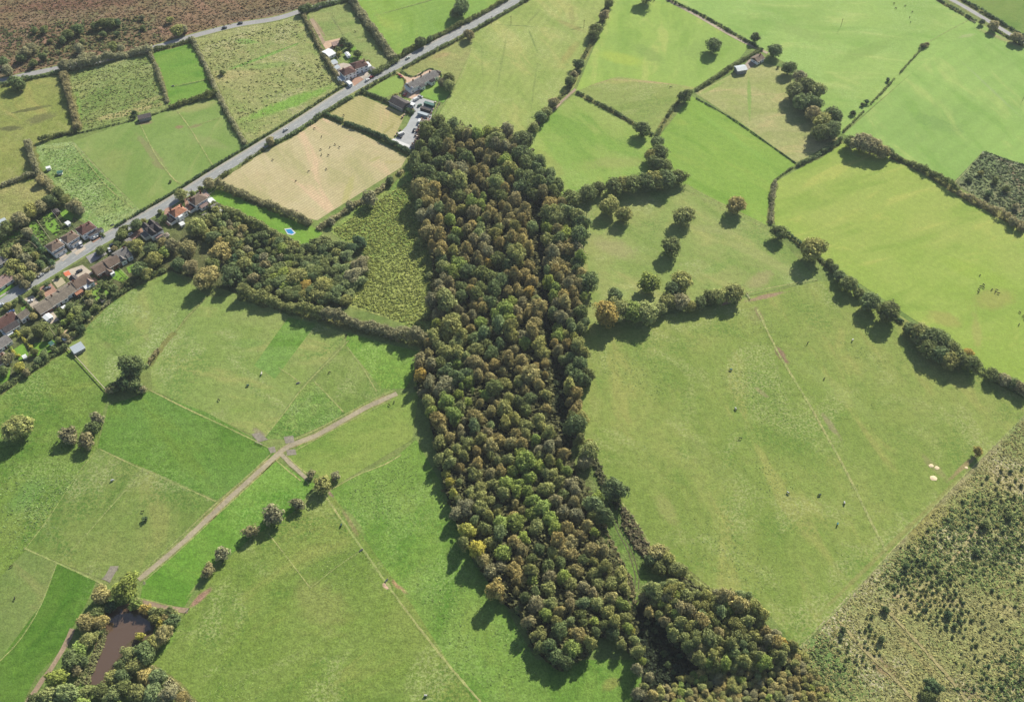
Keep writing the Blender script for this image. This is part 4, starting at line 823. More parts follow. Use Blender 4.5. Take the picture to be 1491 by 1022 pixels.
tufts('undergrowth', 'low growth darkened for shade in the hollow of the young wood', [(924, 900), (960, 905), (1000, 945), (1025, 975), (990, 990), (940, 1000), (930, 960)], 1.4, 1.5, 1.5, (60, 72, 50), seed=42)  # near-black shade of the hollow put into the leaf colour
# --- young wood at the bottom right
def fillsmall(poly, kind, cols, rpx, sp, where, group, seed, lim=300, hs=1.0, specials=(), nm=None):
    rg = random.Random(seed); xs = [p[0] for p in poly]; ys = [p[1] for p in poly]; pl = []
    for (x, y, tn, r) in specials:
        o = tree(kind, x, y, r, tn, hs, name=nm); pl.append((x, y)); s_ = 'young tree' if nm else species(kind, tn); o.name = nm or (s_ if s_ == 'bush' else s_+'_tree'); cell(o, f'{TINT[tn][1]} {s_}', f'{TINT[tn][1]} {s_} group', where(x, y), group)
    for _ in range(9000):
        x, y = rg.uniform(min(xs), max(xs)), rg.uniform(min(ys), max(ys))
        if not inpoly(x, y, poly) or any((x-a)**2+((y-b)*1.25)**2 < sp*sp for a, b in pl): continue
        pl.append((x, y)); tn = rg.choice(cols); r = rpx*rg.uniform(.75, 1.2)
        o = tree(kind, x, y, r, tn, hs*rg.uniform(.85, 1.15), name=nm)
        s_ = 'young tree' if nm else species(kind, tn); o.name = nm or (s_ if s_ == 'bush' else s_+'_tree'); cell(o, f'{TINT[tn][1]} {s_}', f'{TINT[tn][1]} {s_} group', where(x, y), group)
        if len(pl) >= lim: break
def w1(x, y):
    a = 'left' if x < 1000 else 'middle' if x < 1065 else 'right'
    b = 'upper' if y < 895 else 'centre' if y < 925 else 'lower'
    return f'in the {b} {a} of the young wood'
fillsmall(SE1, 'birch', 'LLLLGBOW', 7.6, 11.5, w1, 'trees of the young wood', 21, 150, 1.35,
          [(948, 858, 'L', 11), (975, 862, 'L', 10), (1055, 868, 'R', 11), (1075, 880, 'S', 11), (945, 890, 'S', 7), (960, 895, 'L', 6), (1022, 905, 'R', 10), (1033, 930, 'L', 11), (1020, 945, 'S', 8), (1100, 885, 'L', 10), (1115, 920, 'R', 8), (1130, 935, 'S', 9), (1155, 940, 'L', 7), (1140, 935, 'A', 6)], nm='ash_tree')
def w2(x, y):
    a = 'left end' if x < 1010 else 'left middle' if x < 1070 else 'right middle' if x < 1130 else 'right end'
    b = 'top' if y < 985 else 'middle' if y < 1005 else 'bottom'
    return f'in the plantation\'s {a}, {b}'
fillsmall(SE2, 'birch', 'LLLLSSGBR', 5.6, 8.8, w2, 'trees of the close planted plantation', 22, 290, .8, nm='plantation_tree')
def w3(x, y):
    return 'in the dark hollow between the two young woods'
fillsmall([(935, 905), (960, 905), (1000, 945), (1020, 968), (960, 985), (940, 960)], 'bush', 'DOD', 4, 12, w3, 'bushes in the hollow', 23, 9)  # very dark leaf tints carry the hollow's shade
trees('oak', 'on the bank where ride meets young wood', 'trees of the bank', [(958, 803, 12, 'S'), (972, 812, 10, 'L'), (986, 828, 11, 'L'), (948, 815, 9, 'O'), (960, 826, 9, 'O')])
# --- hedgerow and field trees
trees('oak', 'by the straight track near the small barn', 'hedgerow trees', [(1040, 65, 10, 'O'), (1100, 54, 6.5, 'O'), (1128, 73, 9, 'O'), (1149, 98, 9, 'O')])
trees('oak', 'above the farm track, half out of frame', 'hedgerow trees', [(942, -8, 11, 'O')])
trees('oak', 'in the big clump below the small barn', 'clump below the small barn', [(1165, 113, 10, 'B'), (1158, 132, 12, 'L'), (1174, 126, 13, 'O'), (1188, 132, 12, 'L'), (1168, 148, 12, 'O'), (1182, 150, 12, 'O'), (1184, 164, 10, 'B'), (1213, 168, 12, 'O'), (1198, 176, 12, 'L'), (1212, 188, 12, 'O'), (1195, 192, 12, 'O')])
trees('oak', 'at the top of the tall dark hedge on the right', 'clump at the hedge bend', [(1240, 206, 9, 'O'), (1255, 206, 13, 'B'), (1270, 212, 12, 'B'), (1283, 220, 10, 'R'), (1292, 221, 7, 'O')])
trees('oak', 'beside the lane in the top right corner', 'lane side trees', [(1447, 37, 7, 'B'), (1430, 32, 4, 'O'), (1480, 54, 7, 'B'), (1489, 58, 6, 'B')])
trees('oak', 'in hedge right of long pale field', 'trees in the broken hedge', [(887, 5, 6, 'O'), (880, 22, 7, 'B'), (868, 42, 8, 'O'), (864, 50, 7, 'O'), (843, 93, 7, 'O'), (836, 108, 5, 'B'), (830, 118, 7, 'O'), (806, 149, 7, 'B'), (796, 162, 7, 'L'), (787, 170, 8, 'O'), (778, 185, 7, 'L')])
trees('oak', 'standing at the wood\'s top right corner', 'trees by the wood corner', [(760, 204, 14, 'O')])
trees('oak', 'standing in the dark clipped hedge', 'hedgerow trees', [(936, 187, 10, 'O')])
trees('oak', 'in the hedge left of the pale dry pasture', 'hedgerow trees', [(998, 139, 9, 'O')])
trees('oak', 'in upright arm of dark tree belt', 'dark tree belt', [(957, 208, 9, 'O'), (961, 222, 11, 'O'), (950, 226, 9, 'L'), (956, 238, 11, 'O'), (971, 241, 8, 'O')])
trees('oak', 'in level arm of dark tree belt', 'dark tree belt', [(830, 289, 13, 'O'), (855, 281, 12, 'O'), (872, 273, 9, 'O'), (894, 271, 12, 'O'), (908, 267, 11, 'L'), (922, 267, 12, 'O'), (940, 264, 12, 'O'), (956, 261, 12, 'L'), (972, 261, 13, 'O'), (989, 257, 10, 'O')])
trees('oak', 'standing in the grazed field below the dark belt', 'oaks of the curved row', [(825, 311, 14, 'O'), (888, 298, 12, 'L'), (909, 311, 11, 'L'), (996, 313, 13, 'L'), (977, 358, 13, 'O'), (945, 411, 14, 'G'), (895, 429, 10, 'O')])
trees('oak', 'in the golden group at the curved row\'s foot', 'golden trees by the wood', [(884, 455, 17, 'A'), (902, 450, 15, 'L'), (922, 452, 14, 'G'), (942, 454, 15, 'L')])
trees('oak', 'right of the golden group', 'trees of the lower belt', [(993, 407, 13, 'L'), (980, 420, 10, 'O'), (974, 438, 10, 'L'), (992, 438, 11, 'B'), (1004, 446, 8, 'L'), (962, 450, 9, 'L'), (1020, 440, 9, 'O'), (1034, 432, 10, 'O'), (1046, 430, 11, 'L'), (1069, 426, 13, 'L')])
trees('oak', 'standing alone on the fence line', 'hedgerow trees', [(1073, 298, 12, 'S')])
trees('oak', 'along the left edge of the curved mown pasture', 'edge oaks of the curved pasture', [(1135, 338, 10, 'O'), (1184, 362, 16, 'L'), (1208, 381, 5, 'O'), (1215, 390, 6, 'O'), (1223, 402, 8, 'O'), (1236, 413, 11, 'O'), (1251, 426, 7, 'O'), (1268, 439, 13, 'O'), (1294, 453, 15, 'O')])
trees('oak', 'in the long clump at right', 'long clump on the right', [(1326, 478, 9, 'O'), (1342, 484, 13, 'L'), (1356, 490, 14, 'O'), (1372, 496, 13, 'O'), (1340, 496, 10, 'O'), (1352, 506, 12, 'O'), (1386, 508, 12, 'O'), (1368, 514, 12, 'O'), (1408, 514, 8, 'A'), (1398, 522, 12, 'O'), (1414, 528, 12, 'O'), (1384, 524, 12, 'L')])
trees('oak', 'in the last clump at the right edge of frame', 'last clump on the right', [(1446, 545, 9, 'O'), (1463, 552, 9, 'B'), (1476, 558, 8, 'O'), (1488, 565, 9, 'B')])
trees('birch', 'beside the tawny ground fence', 'field trees', [(1424, 656, 6, 'A')])
trees('oak', 'alone at the left edge', 'field trees', [(24, 621, 17, 'L')])
trees('oak', 'at the corner of four paddocks', 'paddock corner trees', [(191, 533, 17, 'O')])
trees('bush', 'in the dark bank under the paddock corner oak', 'paddock corner trees', [(168, 562, 8, 'O'), (182, 558, 11, 'D'), (196, 560, 10, 'O'), (207, 566, 6, 'B'), (160, 568, 6, 'B')])
trees('bush', 'on the boundary of the far left green field', 'field bushes', [(141, 608, 9, 'B'), (134, 621, 9, 'O'), (97, 632, 11, 'B'), (104, 638, 8, 'B'), (126, 641, 11, 'B')])
trees('bush', 'in the diagonal row below the long track', 'diagonal row of bushes', [(453, 690, 6, 'B'), (470, 703, 12, 'L'), (489, 693, 6.5, 'B'), (433, 733, 9, 'B'), (397, 748, 14, 'B'), (364, 773, 10, 'B'), (322, 806, 10, 'B'), (303, 829, 9, 'B')])
trees('sapling', 'casting its shade in the grazed paddock', 'field trees', [(211, 755, 4, 'D')])
trees('oak', 'at the end of the stone track above the pond', 'trees round the pond', [(182, 855, 19, 'G')], grow=1.05)
trees('oak', 'left of the pond', 'trees round the pond', [(148, 866, 14, 'S'), (124, 906, 13, 'S'), (145, 905, 11, 'S'), (141, 892, 10, 'O'), (128, 932, 12, 'L'), (116, 945, 12, 'G'), (103, 960, 14, 'O'), (82, 988, 15, 'G')], grow=1.05)
trees('bush', 'left of the pond, by the water', 'trees round the pond', [(142, 922, 7, 'W'), (160, 882, 9, 'D'), (120, 962, 8, 'O'), (110, 975, 8, 'B')], grow=1.05)
trees('oak', 'below the pond at the frame edge', 'trees round the pond', [(97, 1008, 16, 'W'), (70, 1012, 14, 'L'), (50, 1020, 11, 'O'), (124, 1008, 11, 'W'), (146, 1005, 12, 'O'), (164, 1012, 12, 'W'), (180, 1000, 12, 'O'), (200, 1008, 13, 'L'), (222, 1008, 14, 'W'), (246, 1008, 14, 'B'), (264, 1016, 10, 'R'), (120, 1026, 12, 'G'), (170, 1034, 12, 'G')], grow=1.05)
trees('oak', 'right of the pond', 'trees round the pond', [(238, 922, 14, 'S'), (224, 934, 12, 'L'), (211, 950, 15, 'O'), (188, 952, 12, 'L'), (197, 970, 12, 'L'), (212, 985, 12, 'S'), (176, 968, 10, 'O'), (163, 985, 11, 'L'), (178, 984, 12, 'O'), (228, 985, 13, 'W')], grow=1.05)
trees('bush', 'above the pond, along the dirt path', 'trees round the pond', [(198, 880, 10, 'G'), (211, 886, 9, 'A'), (222, 890, 8, 'L'), (232, 892, 9, 'O'), (246, 890, 9, 'O'), (251, 904, 11, 'O'), (234, 908, 8, 'Y'), (204, 926, 7, 'Y'), (228, 900, 9, 'L'), (240, 900, 8, 'S'), (254, 895, 7, 'L')], grow=1.05)
# --- wooded gardens
trees('oak', 'in the gardens behind the white houses', 'garden trees', [(285, 330, 14, 'L'), (272, 362, 14, 'S'), (250, 357, 11, 'B'), (320, 367, 15, 'S'), (299, 403, 17, 'S'), (336, 400, 15, 'O'), (356, 384, 12, 'L'), (223, 378, 12, 'L'), (203, 391, 12, 'O'), (197, 357, 11, 'L'), (219, 362, 10, 'O'), (240, 366, 9, 'G'), (236, 352, 7, 'R'), (260, 385, 11, 'O'), (278, 388, 11, 'B'), (310, 345, 10, 'W'), (310, 385, 12, 'O'), (212, 398, 9, 'L')], grow=1.05)
trees('oak', 'along the main road by the houses', 'roadside garden trees', [(176, 341, 8, 'O'), (198, 327, 9, 'O'), (146, 364, 7, 'O'), (304, 267, 9, 'B'), (263, 283, 9, 'L'), (180, 334, 7, 'O'), (52, 421, 6, 'O'), (240, 318, 5, 'D')], grow=1.05)
trees('bush', 'along the main road by the houses', 'roadside garden bushes', [(228, 322, 5, 'O'), (170, 355, 5, 'O'), (166, 362, 5, 'B'), (60, 427, 5, 'B'), (68, 414, 4, 'O'), (84, 402, 4, 'G'), (208, 322, 5, 'L'), (292, 275, 5, 'O'), (280, 282, 5, 'G'), (233, 308, 4, 'O'), (10, 445, 6, 'L'), (22, 440, 5, 'O')], grow=1.05)
trees('oak', 'in the gardens beyond the main road', 'gardens beyond the road', [(84, 281, 10, 'O'), (72, 292, 10, 'O'), (58, 262, 7, 'B'), (108, 299, 10, 'B'), (27, 319, 12, 'B'), (44, 306, 11, 'L'), (10, 330, 11, 'O'), (-4, 340, 12, 'O'), (58, 300, 10, 'B'), (95, 290, 8, 'L'), (40, 338, 8, 'B'), (116, 306, 7, 'B')], grow=1.05)
trees('bush', 'in the overgrown plot beside the main road', 'overgrown plot', [(10, 368, 9, 'L'), (24, 364, 10, 'B'), (36, 376, 10, 'B'), (18, 384, 10, 'L'), (32, 392, 10, 'L'), (46, 388, 9, 'B'), (44, 402, 9, 'L'), (28, 406, 9, 'B'), (58, 384, 7, 'O'), (14, 398, 8, 'L'), (36, 414, 7, 'B'), (50, 372, 7, 'L'), (62, 375, 5, 'D')], grow=1.05)
trees('bush', 'in the gardens behind the terrace', 'terrace garden bushes', [(90, 455, 7, 'O'), (100, 448, 7, 'O'), (110, 452, 8, 'W'), (102, 462, 7, 'G'), (115, 465, 8, 'O'), (125, 458, 7, 'O'), (108, 472, 7, 'O'), (118, 478, 7, 'D'), (92, 470, 5, 'G'), (130, 440, 6, 'B'), (140, 448, 6, 'O'), (128, 428, 6, 'L'), (150, 432, 6, 'O'), (88, 482, 6, 'L'), (95, 490, 6, 'B'), (85, 494, 5, 'L'), (106, 486, 5, 'L'), (165, 420, 7, 'O'), (185, 412, 6, 'O'), (152, 415, 5, 'O')], grow=1.05)
trees('oak', 'in the lower left gardens', 'lower left garden trees', [(56, 481, 10, 'O'), (64, 474, 7, 'W'), (70, 489, 7, 'O'), (48, 460, 6, 'S'), (38, 482, 6, 'L'), (10, 522, 9, 'B'), (28, 534, 8, 'Y'), (50, 512, 6, 'O'), (64, 516, 7, 'O'), (78, 508, 5, 'O'), (56, 524, 6, 'W'), (4, 540, 8, 'O'), (38, 542, 6, 'B')], grow=1.05)
# scrubby wooded garden east part
def w4(x, y):
    a = 'left part' if x < 400 else 'middle' if x < 460 else 'right part'
    b = 'upper' if y < 365 else 'centre' if y < 400 else 'lower'
    return f'in the {b} {a} of the wild garden'
GP = [(395, 392), (436, 376), (470, 372), (500, 380), (530, 382), (534, 395), (500, 440), (430, 436), (385, 422)]
fillsmall([(345, 352), (380, 342), (436, 360), (476, 345), (500, 360), (480, 376), (430, 380), (395, 396), (385, 420), (345, 412), (330, 380)], 'bush', 'OOOOWDBL', 6.5, 10, lambda x, y: 'in scrub of the wild garden, '+('left' if x < 385 else 'middle' if x < 430 else 'right')+(' upper' if y < 370 else ' lower')+' part', 'scrub of the wild garden', 33, 70)
fillsmall(GP, 'oak', 'OOOOLWWG', 7.2, 10.5, w4, 'trees of the wild garden', 31, 80, .8, [(412, 362, 'G', 9), (524, 352, 'D', 9), (512, 362, 'D', 9), (498, 358, 'O', 8), (505, 372, 'W', 9), (524, 385, 'B', 12), (515, 400, 'B', 12), (470, 415, 'L', 12), (445, 415, 'A', 8), (432, 402, 'L', 12), (490, 425, 'O', 10), (478, 432, 'O', 9), (462, 430, 'L', 10)])
fillsmall([(315, 305), (360, 335), (350, 360), (300, 345), (295, 320)], 'bush', 'OLLWBS', 6, 9, lambda x, y: 'in the garden strip under the shaggy hedge', 'bushes of the garden strip', 32, 40)
trees('bush', 'by the rough hedge between mown field and meadow', 'meadow edge bushes', [(538, 288, 11, 'B'), (568, 262, 6, 'O'), (482, 322, 6, 'B'), (510, 298, 6, 'B'), (600, 234, 7, 'L')])
trees('bush', 'at the meadow\'s shaded wood edge', 'meadow edge bushes', [(628, 430, 5, 'R'), (612, 350, 6, 'L'), (632, 366, 5, 'B'), (622, 460, 5, 'L'), (625, 400, 5, 'W')])
# upper left, heath trees
trees('oak', 'on the heath above the upper road', 'heath trees', [(113, 42, 8, 'O'), (98, 50, 8, 'O'), (91, 58, 6, 'O'), (138, 38, 6, 'O'), (150, 34, 8, 'O'), (160, 33, 8, 'O'), (170, 33, 6, 'D'), (64, 43, 6, 'O'), (50, 44, 5, 'O'), (36, 76, 9, 'B'), (46, 70, 8, 'B'), (30, 84, 7, 'O'), (62, 82, 6, 'O'), (48, 92, 6, 'O'), (5, 90, 8, 'O'), (10, 102, 9, 'B'), (258, 44, 9, 'L'), (266, 42, 7, 'B'), (247, 29, 5, 'L'), (207, 25, 4, 'B'), (208, 40, 4, 'O'), (164, 68, 8, 'O'), (175, 70, 6, 'B'), (115, 70, 8, 'B'), (122, 84, 9, 'B'), (132, 82, 7, 'B'), (92, 94, 8, 'B'), (170, 49, 4, 'O'), (150, 50, 5, 'O'), (120, 60, 4, 'L'), (72, 60, 3.5, 'O')], grow=1.05)
trees('oak', 'beside the upper road at the far left', 'roadside trees', [(22, 119, 9, 'O'), (28, 125, 7, 'O')])
trees('oak', 'at the junction by the heath road bend', 'roadside trees', [(440, 14, 6, 'D'), (448, 10, 5, 'O')])
trees('oak', 'in hedge below bright top pasture', 'roadside trees', [(671, 10, 11, 'O'), (663, 18, 7, 'O'), (612, 60, 7, 'O'), (590, 74, 4, 'O'), (626, 56, 4, 'O')])
trees('oak', 'at the corner of the long farmhouse plot', 'farmhouse trees', [(653, 114, 8, 'O'), (654, 124, 8, 'L'), (644, 120, 6, 'B'), (683, 50, 7, 'B')])
trees('oak', 'between main road and the large mown field', 'roadside trees', [(393, 205, 6, 'B')])
trees('bush', 'in the bright strip behind the houses', 'heath trees', [(500, 60, 7, 'O'), (508, 66, 6, 'O'), (520, 78, 7, 'O'), (492, 72, 5, 'O'), (536, 90, 4, 'B'), (494, 78, 4, 'L')], grow=1.05)
trees('bush', 'scattered in the scrubby plot', 'scrub bushes', [(1412, 260, 4, 'O'), (1440, 282, 5, 'D'), (1465, 275, 5, 'O'), (1480, 300, 5, 'B'), (1450, 262, 5, 'O'), (1428, 252, 4, 'L'), (1476, 322, 7, 'B'), (1488, 330, 6, 'B')])
trees('sapling', 'on the line of the right pasture fence', 'fence line shrubs', [(1345, 66, 4, 'B'), (1293, 116, 3, 'D'), (1262, 148, 3.5, 'D'), (1256, 152, 3, 'D'), (1242, 164, 4, 'D'), (1350, 64, 3, 'B')])
trees('sapling', 'in the weedy field corners', 'field saplings', [(323, 105, 4, 'O'), (195, 164, 4, 'D'), (196, 170, 3, 'D'), (248, 264, 2, 'O'), (1133, 98, 2, 'O')])
TRP = field_mat('trodden_grass', (176, 168, 120), (156, 156, 104), mid=.3, speck=.4)
for q, lb in (([(1283, 878), (1310, 908), (1345, 945), (1385, 990), (1410, 1025)], 'main diagonal trodden path on the rough ground'), ([(1222, 905), (1262, 950), (1300, 985), (1330, 1020)], 'lower diagonal trodden path on the rough ground'), ([(1300, 870), (1350, 850), (1400, 800), (1440, 740)], 'upper winding trodden path on the rough ground')):
    ribbon('track', q, 1.5, TRP, wob=.8, label=lb, z=.3, step=1.5)
# saplings planted on the rough ground
rgq = random.Random(77); cnt = 0; sap = []
blocks = [([(1290, 850), (1330, 800), (1390, 850), (1420, 900), (1380, 920), (1330, 900)], 9, .9), ([(1300, 800), (1380, 750), (1440, 840), (1360, 860)], 13, .6), ([(1200, 930), (1270, 890), (1290, 960), (1230, 1000)], 11, .6),
          ([(1380, 900), (1491, 820), (1491, 1022), (1400, 1000)], 15, .7), ([(1390, 740), (1491, 640), (1491, 820), (1440, 840)], 14, .75), ([(1240, 960), (1340, 960), (1360, 1022), (1250, 1022)], 14, .7), ([(1320, 860), (1300, 900), (1390, 1000), (1400, 940)], 12, .6)]
for bi, (poly, sp, den) in enumerate(blocks):
    xs = [p[0] for p in poly]; ys = [p[1] for p in poly]; y = min(ys); row = 0
    while y < max(ys):
        x = min(xs)+(row % 2)*sp*.5
        while x < max(xs):
            X, Y = x+rgq.gauss(0, sp*.16), y+rgq.gauss(0, sp*.16)
            if inpoly(X, Y, poly) and rgq.random() < den and cnt < 300:
                o = tree('sapling', X, Y, rgq.uniform(1.4, 2.8), rgq.choice('OODOLWDO'), 1.0); cnt += 1
                o['label'] = 'small dark sapling planted among many on the bottom right rough ground'; o['group'] = 'saplings on the rough ground'
            x += sp
        y += sp*.8; row += 1
trees('oak', 'on the rough ground at the bottom edge', 'rough ground trees', [(1358, 1000, 11, 'D'), (1352, 1012, 9, 'O')])
trees('bush', 'standing out on the rough ground', 'rough ground trees', [(1290, 887, 5, 'D'), (1320, 824, 5, 'D'), (1434, 762, 6, 'O'), (1380, 894, 5, 'D'), (1391, 910, 4, 'O'), (1422, 802, 5, 'O'), (1470, 750, 5, 'O'), (1228, 916, 4, 'D'), (1284, 930, 5, 'O')])
print('saplings', cnt)
# ================================================================ BUILDINGS
WALLM = {'white': plain_mat('white_render', (240, 240, 238), .85, .2, .06, k=1.5), 'brick': plain_mat('red_brick', (150, 104, 84), .9, .2, .2), 'cream': plain_mat('cream_render', (226, 214, 190), .85, .2, .08, k=1.3), 'grey': plain_mat('grey_wall', (168, 166, 164), .85, .2, .1)}
ROOFM = {'brown': tile_mat('brown_tiles', (146, 126, 112)), 'dark': tile_mat('dark_slate', (98, 92, 94)), 'orange': tile_mat('orange_tiles', (210, 148, 118)), 'grey': tile_mat('grey_tiles', (158, 154, 152)), 'tan': tile_mat('tan_tiles', (160, 149, 135)), 'red': tile_mat('plum_tiles', (120, 86, 80)),
         'metal': plain_mat('sheet_metal_roof', (186, 198, 208), .45, .5, .08, metal=.0), 'pale': plain_mat('pale_sheet_roof', (220, 224, 228), .5, .4, .06, k=1.25), 'green': plain_mat('green_sheet', (66, 116, 106), .5, .4, .1), 'pink': tile_mat('pinkish_tiles', (188, 160, 152))}
GLASS, _, gp = newmat('window_glass', .1, .6); gp.inputs['Base Color'].default_value = (.02, .03, .045, 1)
FRM = plain_mat('white_frame', (240, 240, 240), .6, .3, .04, k=1.5); DOORM = plain_mat('painted_door', (110, 60, 50), .6, .3); CHM = plain_mat('chimney_brick', (150, 100, 80), .9, .2, .2); FASC = plain_mat('fascia', (236, 236, 232), .6, .3, .05, k=1.4)
def axis(p0, p1, zr):
    A, B = at(p0[0], p0[1], zr), at(p1[0], p1[1], zr); c = (A+B)/2
    return (c.x, c.y), math.atan2(B.y-A.y, B.x-A.x), (B-A).length
def roof_mesh(Lx, W, he, rise, kind, th=.22, ov=.4):
    """ridge along local x"""
    x, y = Lx/2+ov, W/2+ov; mb = MB()
    if kind == 'hip':
        rx = max(.15, Lx/2-W/2*.85); top = [(-rx, 0, he+rise), (rx, 0, he+rise)]
    elif kind == 'flat':
        mb.box(-x+.2, x-.2, -y+.2, y-.2, he, he+.25); return mb
    elif kind == 'mono':
        mb.poly([(-x, -y, he), (x, -y, he), (x, y, he+rise), (-x, y, he+rise), (-x, -y, he-th), (x, -y, he-th), (x, y, he+rise-th), (-x, y, he+rise-th)],
                ((0, 1, 2, 3), (7, 6, 5, 4), (4, 5, 1, 0), (5, 6, 2, 1), (6, 7, 3, 2), (7, 4, 0, 3))); return mb
    else: top = [(-x, 0, he+rise), (x, 0, he+rise)]
    b = [(-x, -y, he), (x, -y, he), (x, y, he), (-x, y, he)]; lo = [(p[0], p[1], he-th) for p in b]
    mb.poly(b+top+lo, ((0, 1, 5, 4), (2, 3, 4, 5), (1, 2, 5), (3, 0, 4), (6, 7, 1, 0), (7, 8, 2, 1), (8, 9, 3, 2), (9, 6, 0, 3), (9, 8, 7, 6)))
    return mb
def house(label, p0, p1, W, he=5.0, rise=2.4, roof='hip', rm='brown', wm='white', chim=((.3, 0),), floors=2, nwin=3, name='house', cat='house', group=None, wings=(), zr=None, doors=True, L=None, porch=True):
    """p0-p1: the ridge line's ends as seen in the photo"""
    zr = he+rise if zr is None else zr
    c, a, Ln = axis(p0, p1, zr); Ln = L or Ln
    if roof == 'hip': Ln = Ln
    r = empty(name, (c[0], c[1], 0), a); tag(r, label, cat, group)
    wl = MB(); wl.box(-Ln/2, Ln/2, -W/2, W/2, -.1, he-.02)
    if roof == 'gable':
        for sx in (-1, 1):
            x0, x1 = sorted((sx*Ln/2, sx*(Ln/2-.3)))
            wl.poly([(x0, -W/2, he-.02), (x1, -W/2, he-.02), (x1, W/2, he-.02), (x0, W/2, he-.02), (x0, 0, he+rise*.93), (x1, 0, he+rise*.93)], ((0, 1, 5, 4), (2, 3, 4, 5), (1, 2, 5), (3, 0, 4)))
    wl.build('wall', WALLM[wm], r)
    rf = roof_mesh(Ln, W, he, rise, roof).build('roof', ROOFM[rm], r)
    if roof in ('hip', 'gable'):
        x, y = Ln/2+.42, W/2+.42; g = MB()
        for s in (-1, 1): g.box(-x, x, s*y-.07, s*y+.07, he-.32, he-.05)
        if roof == 'hip':
            for s in (-1, 1): g.box(s*x-.07, s*x+.07, -y+.08, y-.08, he-.32, he-.05)
        g.build('gutter', FASC, r)
    for (fx, fy) in chim:
        m = MB(); x, y = fx*Ln, fy*W; m.box(x-.45, x+.45, y-.35, y+.35, he+rise*.3, he+rise+1.1); ch = m.build('chimney', CHM, rf)
        m = MB(); m.disc((x-.2, y, he+rise+1.3), 'z', .14, .22, 8); m.disc((x+.2, y, he+rise+1.3), 'z', .14, .22, 8); m.build('chimney_pot', DOORM, r)
    for f in range(floors):
        z = .9+f*2.6
        if z+1.3 > he: break
        for s in (-1, 1):
            for k in range(nwin):
                x = (k+.5)/nwin*Ln-Ln/2
                if f == 0 and k == nwin//2 and doors:
                    m = MB(); m.box(x-.5, x+.5, s*W/2-.05, s*W/2+.06, 0, 2.1); d = m.build('door', DOORM, r)
                    m = MB(); m.box(x+.3, x+.36, s*(W/2+.06), s*(W/2+.14), 1, 1.1) if s > 0 else m.box(x+.3, x+.36, -(W/2+.14), -(W/2+.06), 1, 1.1); m.build('handle', FRM, d); continue
                m = MB(); m.box(x-.8, x+.8, s*W/2-.05, s*W/2+.05, z-.05, z+1.25); wn = m.build('window', FRM, r)
                m = MB()
                for q in (-1, 1): m.box(x+q*.36-.3, x+q*.36+.3, *sorted((s*(W/2-.04), s*(W/2+.075))), z+.05, z+1.15)
                m.build('pane', GLASS, wn)
        if roof != 'x':
            for s in (-1, 1):
                m = MB(); m.box(s*Ln/2-.05, s*Ln/2+.05, -.6, .6, z-.05, z+1.2); wn = m.build('window', FRM, r)
                m = MB(); m.box(*sorted((s*(Ln/2-.04), s*(Ln/2+.075))), -.5, .5, z+.05, z+1.1); m.build('pane', GLASS, wn)
    for (x0, x1, y0, y1, h, rr, rmm, wmm) in wings:      # lower wings: local box, height, roof rise
        wg = empty('wing', (0, 0, 0)); wg.parent = r
        cx, cy = (x0+x1)/2, (y0+y1)/2; lx, ly = x1-x0, y1-y0
        m = MB(); m.box(x0, x1, y0, y1, -.1, h-.02); m.build('wing_wall', WALLM[wmm], wg)
        for sy, yy in ((-1, y0), (1, y1)):
            if abs(yy) < W/2+.1 or lx < 1.6: continue
            for kx in ((0,) if lx < 4.5 else (-1, 1)):
                wx = cx+kx*lx*.24
                m = MB(); m.box(wx-.65, wx+.65, yy-.04, yy+.04, .95, 2.05); wn = m.build('window', FRM, wg)
                m = MB(); m.box(wx-.55, wx+.55, *sorted((yy-sy*.03, yy+sy*.07)), 1.03, 1.97); m.build('pane', GLASS, wn)
        if rr == 0: q = roof_mesh(lx, ly, h, 0, 'flat', ov=.15); q.v = [(v[0]+cx, v[1]+cy, v[2]) for v in q.v]
        elif lx >= ly: q = roof_mesh(lx, ly, h, rr, 'gable', ov=.2); q.v = [(v[0]+cx, v[1]+cy, v[2]) for v in q.v]
        else: q = roof_mesh(ly, lx, h, rr, 'gable', ov=.2); q.v = [(-v[1]+cx, v[0]+cy, v[2]) for v in q.v]
        if rr:   # gable infill
            if lx >= ly:
                for sx in (x0, x1-.2): m2 = MB(); m2.poly([(sx, y0, h-.02), (sx+.2, y0, h-.02), (sx+.2, y1, h-.02), (sx, y1, h-.02), (sx, cy, h+rr*.92), (sx+.2, cy, h+rr*.92)], ((0, 1, 5, 4), (2, 3, 4, 5), (1, 2, 5), (3, 0, 4))); m2.build('gable_wall', WALLM[wmm], wg)
            else:
                for sy in (y0, y1-.2): m2 = MB(); m2.poly([(x0, sy, h-.02), (x0, sy+.2, h-.02), (x1, sy+.2, h-.02), (x1, sy, h-.02), (cx, sy, h+rr*.92), (cx, sy+.2, h+rr*.92)], ((0, 1, 5, 4), (2, 3, 4, 5), (1, 2, 5), (3, 0, 4))); m2.build('gable_wall', WALLM[wmm], wg)
        q.build('wing_roof', ROOFM[rmm], wg)
    return r
HG1 = 'houses beyond the main road'; HG2 = 'houses on the near side of the main road'
